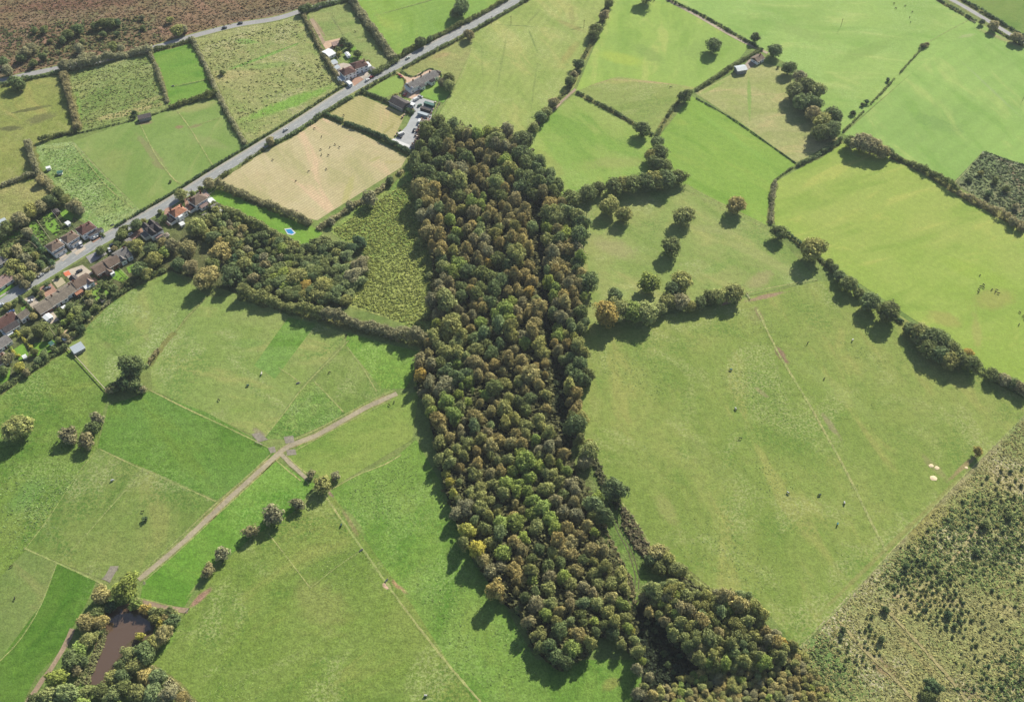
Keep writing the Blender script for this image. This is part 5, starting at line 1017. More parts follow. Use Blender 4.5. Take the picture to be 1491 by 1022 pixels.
# beyond the road: three brown roofed houses
house('brown hip roofed house, leftmost of the three beyond the main road', (72, 357), (83, 350.5), 8.2, 4.9, 2.3, L=9, group=HG1, wings=((-4.4, 4.2, -6.4, -4.1, 2.6, 0, 'grey', 'white'),))
house('brown hip roofed house, middle one of the three beyond the main road', (94, 345), (105, 338), 8.2, 4.9, 2.3, L=9, group=HG1, wings=((-3, 4.2, -6.2, -4.1, 2.6, 0, 'grey', 'white'),))
house('larger red brown hip roofed house beyond the main road, nearest the weedy paddock', (116, 332.5), (130, 324.5), 8.6, 4.9, 2.4, L=10.5, rm='red', group=HG1, chim=((-.2, .1), (.3, 0)), wings=((-2, 8.5, -7.0, -4.3, 2.7, 0, 'dark', 'white'),))
house('pinkish grey roofed bungalow at the left edge beyond the main road', (-8, 412), (8, 401), 8, 2.7, 2.2, 'gable', 'pink', 'white', floors=1, L=13, group=HG1)
house('small grey roofed cottage half out of the left edge', (-6, 380), (3, 374), 6, 2.6, 1.6, 'gable', 'grey', 'white', floors=1, L=8, group=HG1, chim=())
# near side terrace of bungalows
TG = 'attached grey brown bungalows in a row'
house('grey brown gabled bungalow at the left end of the attached row', (54, 446.5), (71, 436.5), 9.5, 2.8, 2.3, 'gable', 'tan', 'brick', floors=1, L=10.4, group=TG, chim=())
house('grey brown gabled bungalow, second from the left in the attached row', (72, 434.5), (89, 425), 9.5, 3.1, 2.3, 'gable', 'tan', 'white', floors=1, L=10.0, group=TG, chim=((-.2, .1),))
house('grey gabled bungalow in the row with flat orange extension behind', (88.5, 423), (106, 412.5), 9.5, 3.4, 2.3, 'gable', 'tan', 'white', floors=1, L=10.2, group=TG, chim=((.2, .05),), wings=((1, 6.2, -8.2, -4.8, 2.6, 0, 'orange', 'brick'),))
house('brown roofed house at the right end of the row with white front gable', (107, 411), (126, 400), 8.5, 3.8, 2.4, 'gable', 'brown', 'white', floors=1, L=11, group=TG, chim=((-.4, .1),), wings=((-4.5, .2, 2.5, 8.0, 3.4, 1.8, 'dark', 'white'), (1.5, 5.5, -6, 2.5, 3.6, 1.8, 'pink', 'white')))
house('plum brown roofed house left of the grey cottage, lower half', (137, 390), (152, 381.5), 9, 3.4, 2.5, 'gable', 'brown', 'brick', floors=1, L=9.5, group=HG2, chim=(), wings=((0, 4, -8, -3, 2.7, 1.4, 'brown', 'brick'),))
house('plum brown roofed house adjoining the grey cottage, upper half', (154, 380), (167, 372.5), 9, 3.8, 2.6, 'gable', 'brown', 'brick', floors=1, L=8.5, group=HG2, chim=())
house('grey roofed cottage with white rear gables', (167, 369), (182, 360.5), 7.5, 4.2, 2.6, 'gable', 'grey', 'white', L=9, group=HG2, chim=((.35, 0),), wings=((-4, -.4, -6.8, -3, 3.8, 1.8, 'grey', 'white'), (1, 4.4, -6.4, -3, 3.8, 1.8, 'grey', 'white')))
house('white house with two steep dark gable roofs side by side', (209, 334), (231, 322), 6.0, 4.6, 2.6, 'gable', 'dark', 'white', L=9, group=HG2, chim=(), wings=((-4.4, -.2, -6.6, 6.4, 4.6, 2.6, 'dark', 'white'), (.3, 4.5, -6.4, 6.2, 4.7, 2.6, 'dark', 'white'), (-8, -4.6, -3, 3, 2.6, 0, 'grey', 'white'), (-3, 2, -9, -6.8, 2.5, 0, 'pink', 'cream')))
house('white walled house with bright orange hip roof', (251, 307), (263, 299.5), 8.2, 5.0, 2.6, 'hip', 'orange', 'white', L=9.6, group=HG2, chim=((-.4, .2), (.4, 0)), wings=((-9.2, -5, -3.6, 2.0, 2.7, 1.3, 'dark', 'white'), (-3.4, 0, -6.4, -4.1, 4.6, 0, 'pale', 'white')))
house('white walled house with brown hip roof and red roofed annexe', (280, 289.5), (293, 281.5), 8.6, 5.0, 2.6, 'hip', 'brown', 'white', L=10.5, group=HG2, chim=((-.45, .1), (.4, .2)), wings=((-9.8, -5.4, -3.4, 2.2, 2.7, 1.3, 'red', 'white'), (-3, 2.8, -7.4, -4.3, 2.6, 1.0, 'pink', 'white'), (5.4, 9, -1.5, 3.4, 2.6, 0, 'pink', 'white')))
def out(label, p0, p1, W, h, rise, roof, rm, wm='white', L=None, name='outbuilding', cat='shed', **kw):
    return house(label, p0, p1, W, h, rise, roof, rm, wm, chim=(), floors=1, nwin=1, doors=False, L=L, name=name, cat=cat, **kw)
out('pale flat roofed garage right of the brown hip roofed house', (304, 294), (311, 290.5), 5, 2.6, 0, 'flat', 'pale', name='garage', cat='garage')
out('striped grey outbuilding behind the pale garage', (309, 303), (319, 298), 5, 2.5, 0, 'flat', 'grey')
out('pale concrete store at the end of the garage row', (317, 307.5), (322, 305), 3.6, 2.2, 0, 'flat', 'pale')
# lower left corner
house('dark roofed semi with skylights at the left edge', (-2, 468), (14, 458), 8.5, 4.6, 2.4, 'gable', 'red', 'white', L=12, group=HG2, chim=((.2, .1),), wings=((-1, 3, -7.8, -4.2, 2.7, 1, 'pale', 'white'),))
house('dark roofed house below the skylit semi at the left edge', (4, 478), (22, 467), 6, 3.4, 1.9, 'gable', 'dark', 'white', L=9, floors=1, group=HG2, chim=())
house('small steep gabled white house behind the road hedge, lower left', (25, 458), (37, 449.5), 5.2, 4.0, 2.8, 'gable', 'tan', 'white', L=6.5, group=HG2, chim=())
out('white framed conservatory at the lower left', (16, 476), (23, 471), 3.4, 2.3, .8, 'gable', 'pale', name='conservatory', cat='conservatory')
out('white greenhouse in the lower left garden', (6, 486.5), (15, 480.5), 3.6, 2.0, .9, 'gable', 'pale', name='greenhouse', cat='greenhouse')
out('white roofed lean-to behind the left end of the bungalow row', (66, 458), (72, 463), 4.0, 2.4, .5, 'gable', 'pale', name='lean_to', cat='shed')
out('small white shed behind the bungalow row', (90.5, 448), (95, 445.5), 2.6, 2.2, .5, 'gable', 'pale', name='shed')
out('light blue roofed stable standing in the paddock corner', (105, 509.5), (120, 501.5), 5.4, 2.5, .7, 'mono', 'metal', 'grey', L=6.6, name='stable', cat='stable')
out('small white shed by the scrubby garden end', (91, 492.5), (95, 490.5), 2, 2, .5, 'gable', 'pale', name='shed')
out('pale garden shed between houses beyond the main road', (96, 325), (100, 322.5), 3, 2.2, .5, 'gable', 'pale', name='shed')
out('brown garden shed at the top of the gardens beyond the road', (79, 305), (83, 309), 3, 2.2, .6, 'gable', 'dark', 'brick', name='shed')
out('light roofed workshop at the left edge among trees', (-4, 325), (8, 320), 6, 2.6, .6, 'gable', 'metal', 'grey', name='workshop', cat='shed')
out('old open barn ruin in the wild garden', (402, 412), (412, 406), 4, 2.2, .6, 'gable', 'brown', 'grey', name='shed')
out('low white ended shed in the wild garden', (406, 422), (414, 417), 2.6, 2, .5, 'gable', 'pale', name='shed')
out('dark blue field shelter in the mown paddock', (201, 171), (219, 167), 4.4, 2.7, .5, 'mono', 'dark', 'grey', name='field_shelter', cat='shelter')
out('tiny pale green caravan in the weedy paddock, left one', (67, 244.5), (73, 243), 2.2, 2.1, .2, 'flat', 'pale', name='caravan', cat='caravan')
out('tiny green tarpaulin shelter in the weedy paddock, right one', (83, 250.5), (90, 249.5), 2.2, 1.8, .4, 'gable', 'green', name='shelter', cat='shelter')
# paired houses at the top
house('dark hip roofed house with white walls, right one of the pair', (517, 92), (528, 88.5), 8.6, 5.2, 2.4, 'hip', 'red', 'white', L=11.5, group='paired white houses by the main road', chim=((.4, 0),), wings=((5.8, 9, -3.8, 3.4, 2.8, 0, 'pale', 'white'),))
house('dark hip roofed house with white walls, left one of the pair', (501, 101.5), (510, 98), 8.6, 5.2, 2.4, 'hip', 'red', 'white', L=10.5, group='paired white houses by the main road', chim=((-.3, .1),), wings=((-9.4, -5.4, -6, 1, 2.7, 0, 'metal', 'white'),))
out('large white roofed workshop behind the paired houses', (475, 77), (482, 73.5), 9, 3, .9, 'gable', 'pale', L=6.5, name='workshop')
out('pale roofed shed left of the paired houses, upper', (482, 91), (489, 88), 5, 2.4, .7, 'gable', 'metal', name='shed')
out('pale green roofed shed left of the paired houses, lower', (486, 99), (493, 96), 4, 2.3, .6, 'gable', 'metal', name='shed')
out('pink roofed stable block above the gardens', (484, 64.5), (497, 60.5), 4.4, 2.5, .6, 'mono', 'pink', 'brick', name='stable', cat='stable')
out('white caravan parked by the road entrance of the paired houses', (506, 118), (511, 122.5), 2.6, 2.4, .2, 'flat', 'pale', name='caravan', cat='caravan')
# long farmhouse
house('long grey roofed farmhouse with chimneys and white walls', (597, 121), (631, 104), 8.0, 4.2, 2.6, 'gable', 'grey', 'white', nwin=6, chim=((-.3, .1), (0, .1), (.32, .1)), name='farmhouse', wings=((-14.5, -10.5, -4.2, 3.8, 3.4, 2.0, 'pale', 'white'), (-6, -2, -6.6, -4, 3.4, 1.6, 'grey', 'white'), (4, 8, -6.6, -4, 3.4, 1.6, 'dark', 'white')), L=27)
out('dark slate roofed barn by the stone yard', (573, 141), (590, 150), 9, 3.6, 2.2, 'gable', 'dark', 'grey', L=14, name='barn', cat='barn')
out('small light roofed barn in the fields at the upper right', (1073, 98.5), (1085, 96.5), 6.5, 3.6, 1.1, 'gable', 'metal', 'grey', L=8, name='barn', cat='barn')
house('small brown roofed cottage at the end of the farm track', (1099, 84.5), (1109, 79), 7, 3, 2, 'gable', 'brown', 'white', floors=1, L=8, nwin=3)
for (x, y, c, lb) in ((625, 151, 'green', 'dark green'), (620, 158.5, 'dark', 'dark grey'), (616, 165.5, 'metal', 'pale grey')):
    p0, p1 = (x-7, y-2.2), (x+7, y+2.2)
    c_, a_, L_ = axis(p0, p1, 2.4); r = empty('shipping_container', (c_[0], c_[1], 0), a_); tag(r, f'{lb} steel storage container in the stone yard', 'container', 'containers in the stone yard')
    m = MB(); m.box(-4.3, 4.3, -1.35, 1.35, .1, 2.6); m.build('body', ROOFM[c], r)
    m = MB()
    for k in range(14): m.box(-4.2+k*.62, -4.0+k*.62, -1.42, 1.42, .2, 2.63)
    m.build('ribs', ROOFM[c], r)
    m = MB(); m.box(-4.38, -4.31, -1.25, -.03, .2, 2.5); m.build('door', FRM, r); m = MB(); m.box(-4.38, -4.31, .03, 1.25, .2, 2.5); m.build('door', FRM, r)
out('white flat roofed garage between two hip roofed houses beyond the main road', (88, 352), (92, 349.5), 3.4, 2.5, 0, 'flat', 'pale', name='garage', cat='garage')
out('dark garage beside the house nearest the weedy paddock', (137, 336), (143, 332.5), 4, 2.6, .9, 'gable', 'dark', name='garage', cat='garage')
out('white porch wing of the forecourt house', (122, 417), (128, 413.5), 3.6, 2.6, .8, 'gable', 'pale', name='extension', cat='extension')
out('pale garage set back beside the pink garage terrace', (272, 303), (278, 299.5), 4.0, 2.5, .6, 'gable', 'grey', name='garage', cat='garage')
out('small cream summerhouse behind the twin gabled house', (239, 342), (244, 339.5), 3, 2.3, .7, 'hip', 'tan', 'cream', name='summerhouse', cat='shed')
out('small white shed behind the orange roofed house', (262, 326), (267, 323.5), 2.8, 2.2, .5, 'gable', 'pale', name='shed')
out('grey garden shed behind the brown hip roofed house', (296, 314), (301, 311.5), 3, 2.2, .5, 'gable', 'grey', name='shed')
out('pale roofed garage by the roadside oak near the grey cottage', (184, 351), (190, 347.5), 4.4, 2.6, .9, 'gable', 'grey', name='garage', cat='garage')
house('grey roofed bungalow tucked behind the lower left garden trees', (-6, 500), (6, 492), 7, 2.8, 2, 'gable', 'grey', 'white', floors=1, L=10, group=HG2, chim=())
house('brown roofed house at the lowest left corner of the hamlet', (-8, 524), (3, 516), 7, 4.2, 2.2, 'hip', 'brown', 'white', L=9, group=HG2)
out('white patio canopy behind the plum roofed houses', (160, 398), (165, 395), 3, 2.3, .3, 'flat', 'pale', name='canopy', cat='canopy')
out('small brown shed at the far garden end of the forecourt house', (146, 436), (150, 433.5), 2.6, 2.1, .6, 'gable', 'brown', 'cream', name='shed')
out('small green shed in the lower left gardens', (72, 500), (76, 497.5), 2.6, 2.1, .6, 'gable', 'green', 'cream', name='shed')
out('white shed in the corner garden', (33, 519), (37, 517), 2.2, 2, .5, 'gable', 'pale', name='shed')
out('small white shed on the yard side of the slate roofed barn', (598, 150), (603, 152), 3, 2.3, .4, 'flat', 'pale', name='shed')
out('tiny brick shed behind the long farmhouse', (636, 103), (640, 105), 2.6, 2.2, .6, 'gable', 'dark', 'brick', name='shed')
out('greenhouse in the middle of the paired houses gardens', (504, 76), (508, 81), 2.6, 2, .7, 'gable', 'pale', name='greenhouse', cat='greenhouse')
out('grey shed right of the paired houses by the hedge', (541, 98), (545, 101), 3, 2.2, .6, 'gable', 'grey', name='shed')
# yards and drives
YM = plain_mat('stone_yard_surface', (182, 186, 190), .85, .2, .1, .3)
sheet('yard', [(603, 140), (632, 148), (628, 172), (615, 205), (606, 218), (586, 213), (571, 206), (592, 184), (600, 168), (604, 160), (594, 152)], YM, 'grey surfaced stone merchant yard')
sheet('yard', [(573, 202), (600, 213), (598, 218), (566, 207)], plain_mat('concrete', (226, 228, 232), .8, .2, .06), 'bright concrete apron at the foot of the stone yard')
sheet('paving', [(576, 104), (590, 112), (600, 113), (612, 106), (626, 101), (640, 108), (640, 114), (620, 124), (612, 130), (610, 140), (604, 146), (592, 142), (586, 138), (590, 128), (592, 118)], SC, 'pink paving around the long farmhouse')
sheet('lawn', [(613, 134), (620, 126), (640, 114), (652, 120), (658, 130), (646, 150), (630, 146), (612, 140)], field_mat('lawn_a', (120, 168, 76), (126, 172, 80), speck=.15), 'bright lawn in front of the long farmhouse')
sheet('yard', [(468, 62), (496, 56), (500, 66), (484, 72), (474, 72)], M('pink_dirt', (206, 176, 150), var=.2), 'pink dirt yard behind the paired houses')
sheet('paving', [(484, 96), (500, 92), (530, 98), (538, 108), (516, 126), (506, 124), (488, 108)], M('house_paving', (196, 184, 172), var=.2), 'paving around the paired houses')
sheet('track', [(450, 28), (456, 28), (474, 62), (470, 66)], M('dirt_path'), 'dirt track down to the workshop of the paired houses')
LG = field_mat('lawn_b', (116, 166, 68), (124, 172, 74), speck=.2)
for q, lb in (([(500, 78), (508, 74), (518, 90), (510, 94)], 'left garden lawn of the paired houses'), ([(508, 70), (516, 68), (528, 84), (520, 86)], 'right garden lawn of the paired houses'),
              ([(62, 315), (75, 309), (88, 333), (82, 344), (68, 333)], 'middle lawn beyond the main road'), ([(41, 325), (50, 321), (68, 345), (60, 353), (46, 338)], 'left lawn beyond the main road'), ([(86, 308), (97, 302), (108, 314), (104, 322), (92, 318)], 'right lawn beyond the main road'),
              ([(0, 342), (30, 335), (32, 342), (0, 354)], 'narrow lawn at the left edge'), ([(0, 424), (18, 413), (22, 421), (0, 436)], 'front lawn of the left edge bungalow'),
              ([(155, 400), (175, 390), (188, 404), (180, 412), (164, 406)], 'lawn behind the plum roofed houses'), ([(133, 425), (150, 418), (160, 428), (140, 438)], 'lawn behind the right end of the row'), ([(184, 390), (196, 384), (198, 394), (188, 398)], 'small lawn behind the grey cottage'),
              ([(18, 510), (34, 500), (42, 516), (30, 528)], 'upper lawn between yellow hedges'), ([(50, 500), (84, 494), (80, 512), (44, 520)], 'long lawn in the lower left gardens'), ([(0, 545), (16, 535), (14, 552), (0, 562)], 'lawn in the corner garden'), ([(30, 448), (36, 446), (44, 462), (38, 466)], 'strip of lawn beside the row'), ([(330, 400), (396, 392), (400, 398), (340, 408)], 'glade in the wild garden')):
    sheet('lawn', q, LG, lb)
PV = M('drive_paving', (200, 188, 172), var=.15); PV2 = M('brick_drive', (176, 140, 122), var=.2)
for q, m_, lb in (([(76, 368), (88, 362), (100, 374), (92, 381)], PV, 'pale drive of the left brown roofed house'), ([(96, 360), (112, 352), (126, 362), (112, 372)], PV, 'drive with the white van'), ([(126, 346), (140, 338), (148, 346), (136, 354)], PV2, 'drive of the house by the weedy paddock'),
                  ([(56, 420), (74, 412), (84, 424), (68, 434)], PV2, 'brick front drive of the bungalow row'), ([(34, 436), (48, 430), (58, 442), (48, 450)], PV, 'shaded front drive at the left of the row'), ([(75, 408), (90, 404), (96, 412), (84, 420)], M('sand_court', (190, 180, 150), var=.1), 'sandy front court of the row'),
                  ([(92, 396), (120, 386), (136, 398), (112, 412), (98, 404)], PV, 'wide pale forecourt by the main road'), ([(92, 398), (100, 394), (104, 400), (96, 403)], M('orange_paving', (224, 128, 96), var=.1), 'orange paved corner of the forecourt'), ([(8, 456), (20, 450), (26, 462), (16, 466)], PV, 'pale yard by the small white house'),
                  ([(125, 374), (150, 362), (156, 370), (132, 384)], M('grey_drive', (160, 158, 160), var=.1), 'grey drive with a parked car'), ([(186, 344), (206, 332), (212, 340), (192, 350)], PV2, 'drive of the twin gabled house'), ([(240, 305), (250, 300), (256, 318), (246, 330), (238, 322)], PV2, 'brick drive of the orange roofed house'), ([(268, 290), (278, 286), (284, 304), (272, 310)], PV2, 'drive between the hip roofed houses'),
                  ([(284, 284), (298, 276), (306, 284), (298, 292)], PV, 'pale terrace beside the brown hip roofed house'), ([(60, 456), (76, 452), (86, 466), (74, 472)], PV, 'patio behind the left end of the row'), ([(112, 420), (138, 404), (144, 412), (122, 426)], PV2, 'pinkish patio behind the row'), ([(90, 484), (98, 480), (104, 494), (94, 500)], M('pink_dirt'), 'pinkish patio by the garden end'),
                  ([(1090, 88), (1108, 80), (1114, 84), (1084, 106), (1076, 104)], M('farm_dirt', (160, 146, 132), var=.2), 'dirt yard between barn and cottage'), ([(1064, 424), (1072, 420), (1080, 436), (1050, 446)], M('worn_soil', (170, 140, 122), var=.2), 'worn soil by the lower belt'),
                  ([(508, 112), (516, 108), (530, 116), (516, 126)], PV2, 'front garden paths of the paired houses')):
    sheet('drive', q, m_, lb)
# garden fences and hedges
for lb, p in (('panel fence between the gardens beyond the road, left', [(44, 338), (60, 354)]), ('panel fence between the gardens beyond the road, middle', [(54, 322), (74, 350)]), ('panel fence between the gardens beyond the road, right', [(76, 308), (92, 330)]),
              ('panel fence behind the bungalow row', [(75, 434), (84, 446), (92, 456)]), ('long fence left of the bungalow row', [(30, 432), (60, 462), (84, 494)]), ('fence by the wide forecourt', [(98, 404), (110, 420), (128, 446)]),
              ('fence right of the plum roofed houses', [(168, 386), (188, 406)]), ('fence along the corner plot track', [(24, 352), (44, 354), (58, 366)]), ('curved pale fence by the lane', [(64, 372), (72, 382), (78, 390)]), ('fence of the stone yard', [(640, 152), (628, 178), (612, 214)]),
              ('garden fence of the paired houses, left', [(484, 74), (496, 94)]), ('garden fence of the paired houses, middle', [(504, 72), (516, 90)]), ('white fence along the pool lawn', [(298, 290), (314, 278), (318, 266)])):
    fence(lb, p, h=1.6, post=2, rails=1, wide=.25, name='garden_fence', mat=WOODM if 'white' not in lb and 'pale' not in lb else PALEW)
hedge('hedge', 'bright yellow clipped hedge in the lower left garden, upper', [(24, 484), (32, 490)], 1.8, 1.8, 'Y', group='yellow garden hedges'); hedge('hedge', 'bright yellow clipped hedge in the lower left garden, middle', [(34, 494), (46, 507)], 1.8, 1.8, 'Y', group='yellow garden hedges')
hedge('hedge', 'bright yellow clipped hedge in the lower left garden, lower', [(18, 512), (28, 520)], 1.8, 1.8, 'Y', group='yellow garden hedges')
hedge('hedge', 'green clipped hedge framing the lower left lawn', [(24, 488), (8, 498), (18, 510)], 1.4, 1.6, 'G', group='garden hedges'); hedge('hedge', 'dark tall hedge along the lane beyond the road', [(46, 344), (62, 366), (78, 386)], 3, 2.6, 'D', group='garden hedges')
hedge('hedge', 'front hedge of the house by the weedy paddock', [(132, 328), (142, 338), (152, 345)], 1.6, 1.6, 'O', group='garden hedges'); hedge('hedge', 'dark hedge between front drives of the row', [(30, 434), (46, 452)], 2, 2, 'D', group='garden hedges')
hedge('hedge', 'neat brown hedge around the farmhouse drive', [(578, 108), (590, 118), (586, 134), (572, 140)], 1, 1.1, 'R', group='garden hedges'); hedge('hedge', 'neat brown hedge along the farmhouse top', [(584, 104), (598, 112), (610, 110), (626, 101), (641, 108), (641, 114), (622, 125), (613, 134)], 1, 1.1, 'D', group='garden hedges')
hedge('hedge', 'roadside hedge of the overgrown plot', [(30, 419), (56, 402), (78, 390)], 2.0, 1.6, 'B', group='garden hedges'); hedge('hedge', 'small hedge in the pink terrace garden', [(84, 296), (96, 300), (108, 306)], 2.4, 2.4, 'O', group='garden hedges')
# swimming pool
pw, ptt, ppp = newmat('pool_water', .08, .5); ppp.inputs['Base Color'].default_value = alb((60, 150, 214), 1.0)
sheet('pool_surround', [(414, 333.6), (424, 332.4), (431, 339.6), (426, 343), (418.5, 341.5)], plain_mat('pool_slabs', (214, 220, 222), .7, .3, .05), 'white slabs around the swimming pool')
sheet('swimming_pool', [(415.6, 334.8), (423.4, 333.8), (428.6, 339.4), (425, 341.4), (419.4, 340.2)], pw, 'small blue swimming pool on the long lawn')
# ================================================================ VEHICLES
GLS = GLASS; TYRE = plain_mat('tyre_rubber', (40, 40, 42), .9, .2, .05); LAMP = plain_mat('lamp_lens', (230, 228, 220), .3, .5, .02)
PAINT = {}
def paint(c):
    if c not in PAINT:
        m, t, p = newmat('car_paint', .3, .5); p.inputs['Base Color'].default_value = alb(c); p.inputs['Coat Weight'].default_value = .4; PAINT[c] = m
    return PAINT[c]
def profile(mb, prof, w, inset=0):
    n = len(prof); V = [(x, -w/2+inset*(z > .95), z) for x, z in prof]+[(x, w/2-inset*(z > .95), z) for x, z in prof]
    mb.poly(V, [tuple(range(n)), tuple(range(2*n-1, n-1, -1))]+[(i, i+n, (i+1) % n+n, (i+1) % n) for i in range(n)])
def car(label, x, y, p2, c=(200, 202, 205), van=False, group='parked cars'):
    A, B = at(x, y), at(*p2); a = math.atan2(B.y-A.y, B.x-A.x)
    r = empty('van' if van else 'car', (A.x, A.y, .2 if group != 'x' else .1), a); r.location.z = ZN[0]+.01; tag(r, label, 'van' if van else 'car', group)
    Lc, wd = (5.2, 2.0) if van else (4.3, 1.78)
    m = MB()
    if van: profile(m, [(-2.6, .35), (2.6, .35), (2.6, 1.0), (2.0, 1.25), (1.5, 2.1), (-2.5, 2.2), (-2.6, 1.9)], wd, .1)
    else: profile(m, [(-2.15, .35), (2.15, .35), (2.15, .78), (1.2, .93), (-1.9, .98), (-2.15, .85)], wd)
    m.build('body', paint(c), r)
    if not van:
        m = MB(); profile(m, [(-1.75, .97), (1.15, .94), (.45, 1.40), (-1.2, 1.42)], wd-.16, .16); m.build('window', GLS, r)
        m = MB(); profile(m, [(-1.2, 1.425), (.45, 1.405), (.38, 1.47), (-1.15, 1.48)], wd-.46, 0); m.build('roof', paint(c), r)
    else:
        m = MB(); m.poly([(2.0, -.85, 1.3), (2.0, .85, 1.3), (1.58, .8, 2.0), (1.58, -.8, 2.0), (1.9, -.85, 1.2), (1.9, .85, 1.2), (1.48, .8, 2.0), (1.48, -.8, 2.0)], ((0, 1, 2, 3), (7, 6, 5, 4), (0, 4, 5, 1), (1, 5, 6, 2), (2, 6, 7, 3), (3, 7, 4, 0)))
        m.v = [(v[0]+.06, v[1], v[2]) for v in m.v]; m.build('windscreen', GLS, r)
    for sx in (-1, 1):
        for sy in (-1, 1):
            m = MB(); m.disc((sx*Lc*.31, sy*(wd/2-.08), .32), 'y', .32, .11); m.build('wheel', TYRE, r)
    for sy in (-1, 1):
        m = MB(); m.box(Lc/2-.03, Lc/2+.03, sy*.65-.17, sy*.65+.17, .6, .76); m.build('headlight', LAMP, r)
    return r
car('white van on a drive beyond the main road', 118, 357, (121, 362), (240, 240, 242), True)
car('blue grey car parked on the pale drive of the left brown roofed house', 86.5, 369, (90, 373), (70, 86, 110))
car('dark car on the drive between van and road', 110, 356, (113, 360), (60, 70, 96))
car('silver blue car parked in the shade by the plum roofed houses', 142, 370.5, (148, 367), (150, 165, 190))
car('white car parked beside the grey cottage', 160, 365, (162, 369), (230, 232, 236))
car('dark blue car beside the grey cottage', 164, 358, (168, 356), (60, 72, 100))
car('white car at the entrance of the twin gabled house', 189.5, 343, (193, 341), (242, 242, 244))
car('pale car on the forecourt of the house nearest the weedy paddock', 139, 347, (142, 345), (225, 228, 232))
car('silver car driving past the mown field on the main road', 416, 190.5, (422, 186.5), (190, 194, 200), group='cars on the roads')
car('pale green car on the main road near the farm entrance', 594, 86, (600, 82.5), (200, 214, 206), group='cars on the roads')
car('dark car on the upper road by the heath', 327, 42, (334, 40.5), (52, 60, 66), group='cars on the roads')
car('second dark car further right on the upper road', 350, 35, (357, 34), (60, 64, 66), group='cars on the roads')
car('dark car parked at the bottom of the stone yard', 582, 200, (586, 201.5), (34, 38, 44)); car('white pickup parked beside the dark car in the stone yard', 584.5, 196.5, (588, 195), (240, 242, 244), True)
car('white car by the slate roofed barn', 593.5, 153, (597, 154), (240, 242, 244)); car('silver car by the slate roofed barn, lower', 596, 157.5, (600, 158.5), (214, 218, 222)); car('dark car next to the stone piles', 603, 191, (604.5, 188), (30, 36, 44))
car('white car on the farmhouse paving', 590, 139, (593, 136), (230, 90, 80)).__setitem__('label', 'red car on the farmhouse paving')
car('white car at the paired houses', 535, 118, (538, 116), (236, 238, 240))
car('white van at the end of the front garden of the left semi', 0.5, 447, (4, 445), (200, 210, 224), True)
car('white van parked at the upper left of the stone yard', 606, 146, (610, 144), (236, 238, 240), True); car('silver car at the top of the stone yard', 612, 142, (616, 143), (196, 200, 206))
car('green car left of the storage containers', 611, 155, (614, 153), (70, 110, 90)); car('white pickup among the stone rows', 611, 178, (612, 175), (232, 234, 236), True); car('red car on the drive of the long farmhouse', 583, 112, (587, 115), (170, 60, 50))
car('black car on the forecourt by the main road', 116, 396, (120, 394), (40, 44, 52)); car('grey car on the brick front drive of the row', 70, 421, (74, 419), (120, 126, 134)); car('white car on the shaded front drive of the row', 44, 440, (48, 438), (232, 234, 238)); car('blue car by the small steep gabled house', 17, 455, (21, 453), (60, 90, 140)); car('maroon car outside the orange roofed house', 247, 313, (250, 311), (110, 50, 50)); car('white car beside the pale terrace', 299, 285, (302, 283), (236, 238, 240))
car('silver car driving down the main road past the row', 60, 402, (54, 406), (200, 204, 210), group='cars on the roads'); car('red car driving near the lawn paddock on the main road', 541, 114, (548, 110), (150, 50, 44), group='cars on the roads')
# stone and pallet stacks of the yard
rgs = random.Random(5)
SM = [plain_mat('stone_stack', c, .9, .2, .2, 1.5) for c in ((222, 196, 178), (196, 166, 150), (236, 226, 216), (150, 116, 104), (120, 104, 100))]
rows = 0
for k in range(15):
    y = 172+k*3.0; xl = 614.5-(y-172)*.36; wrow = 16-(k*.42)
    for j in range(5):
        x = xl+j*wrow/5+rgs.uniform(-.3, .3); yy = y+j*1.0+rgs.uniform(-.4, .4)
        if rgs.random() < .12: continue
        q = at(x, yy); r = empty('stone_pallet', (q.x, q.y, 0), rgs.uniform(-.2, .2)+.35); r.location.z = ZN[0]
        w_, d_, h_ = rgs.uniform(.5, .8), rgs.uniform(.45, .6), rgs.uniform(.5, 1.5)
        m = MB()
        for zz in (0, .1): m.box(-.62, .62, -.55, .55, zz, zz+.05)
        m.box(-.6, .6, -.05, .05, .05, .1); m.build('pallet', WOODM, r)
        m = MB(); nl = int(h_/.25)+1
        for z_ in range(nl):
            for bx in range(3):
                o_ = (z_ % 2)*.05; m.box(-w_+bx*w_*.68+o_, -w_+(bx+1)*w_*.68-.03+o_, -d_, d_, .16+z_*.25, .16+z_*.25+.23)
        m.build('stone_blocks', rgs.choice(SM), r)
        cell(r, 'pallet of stone blocks', 'pallets of stone', f'in row {"ABCDEFGHIJKLMNO"[k]}', None); CELLS.pop(('pallet of stone blocks', 'pallets of stone', f'in row {"ABCDEFGHIJKLMNO"[k]}'), None)
        r['label'] = 'wooden pallet stacked with stone blocks among the rows beside the yard fence'; r['category'] = 'pallet'; r['group'] = 'stone pallets in the yard'
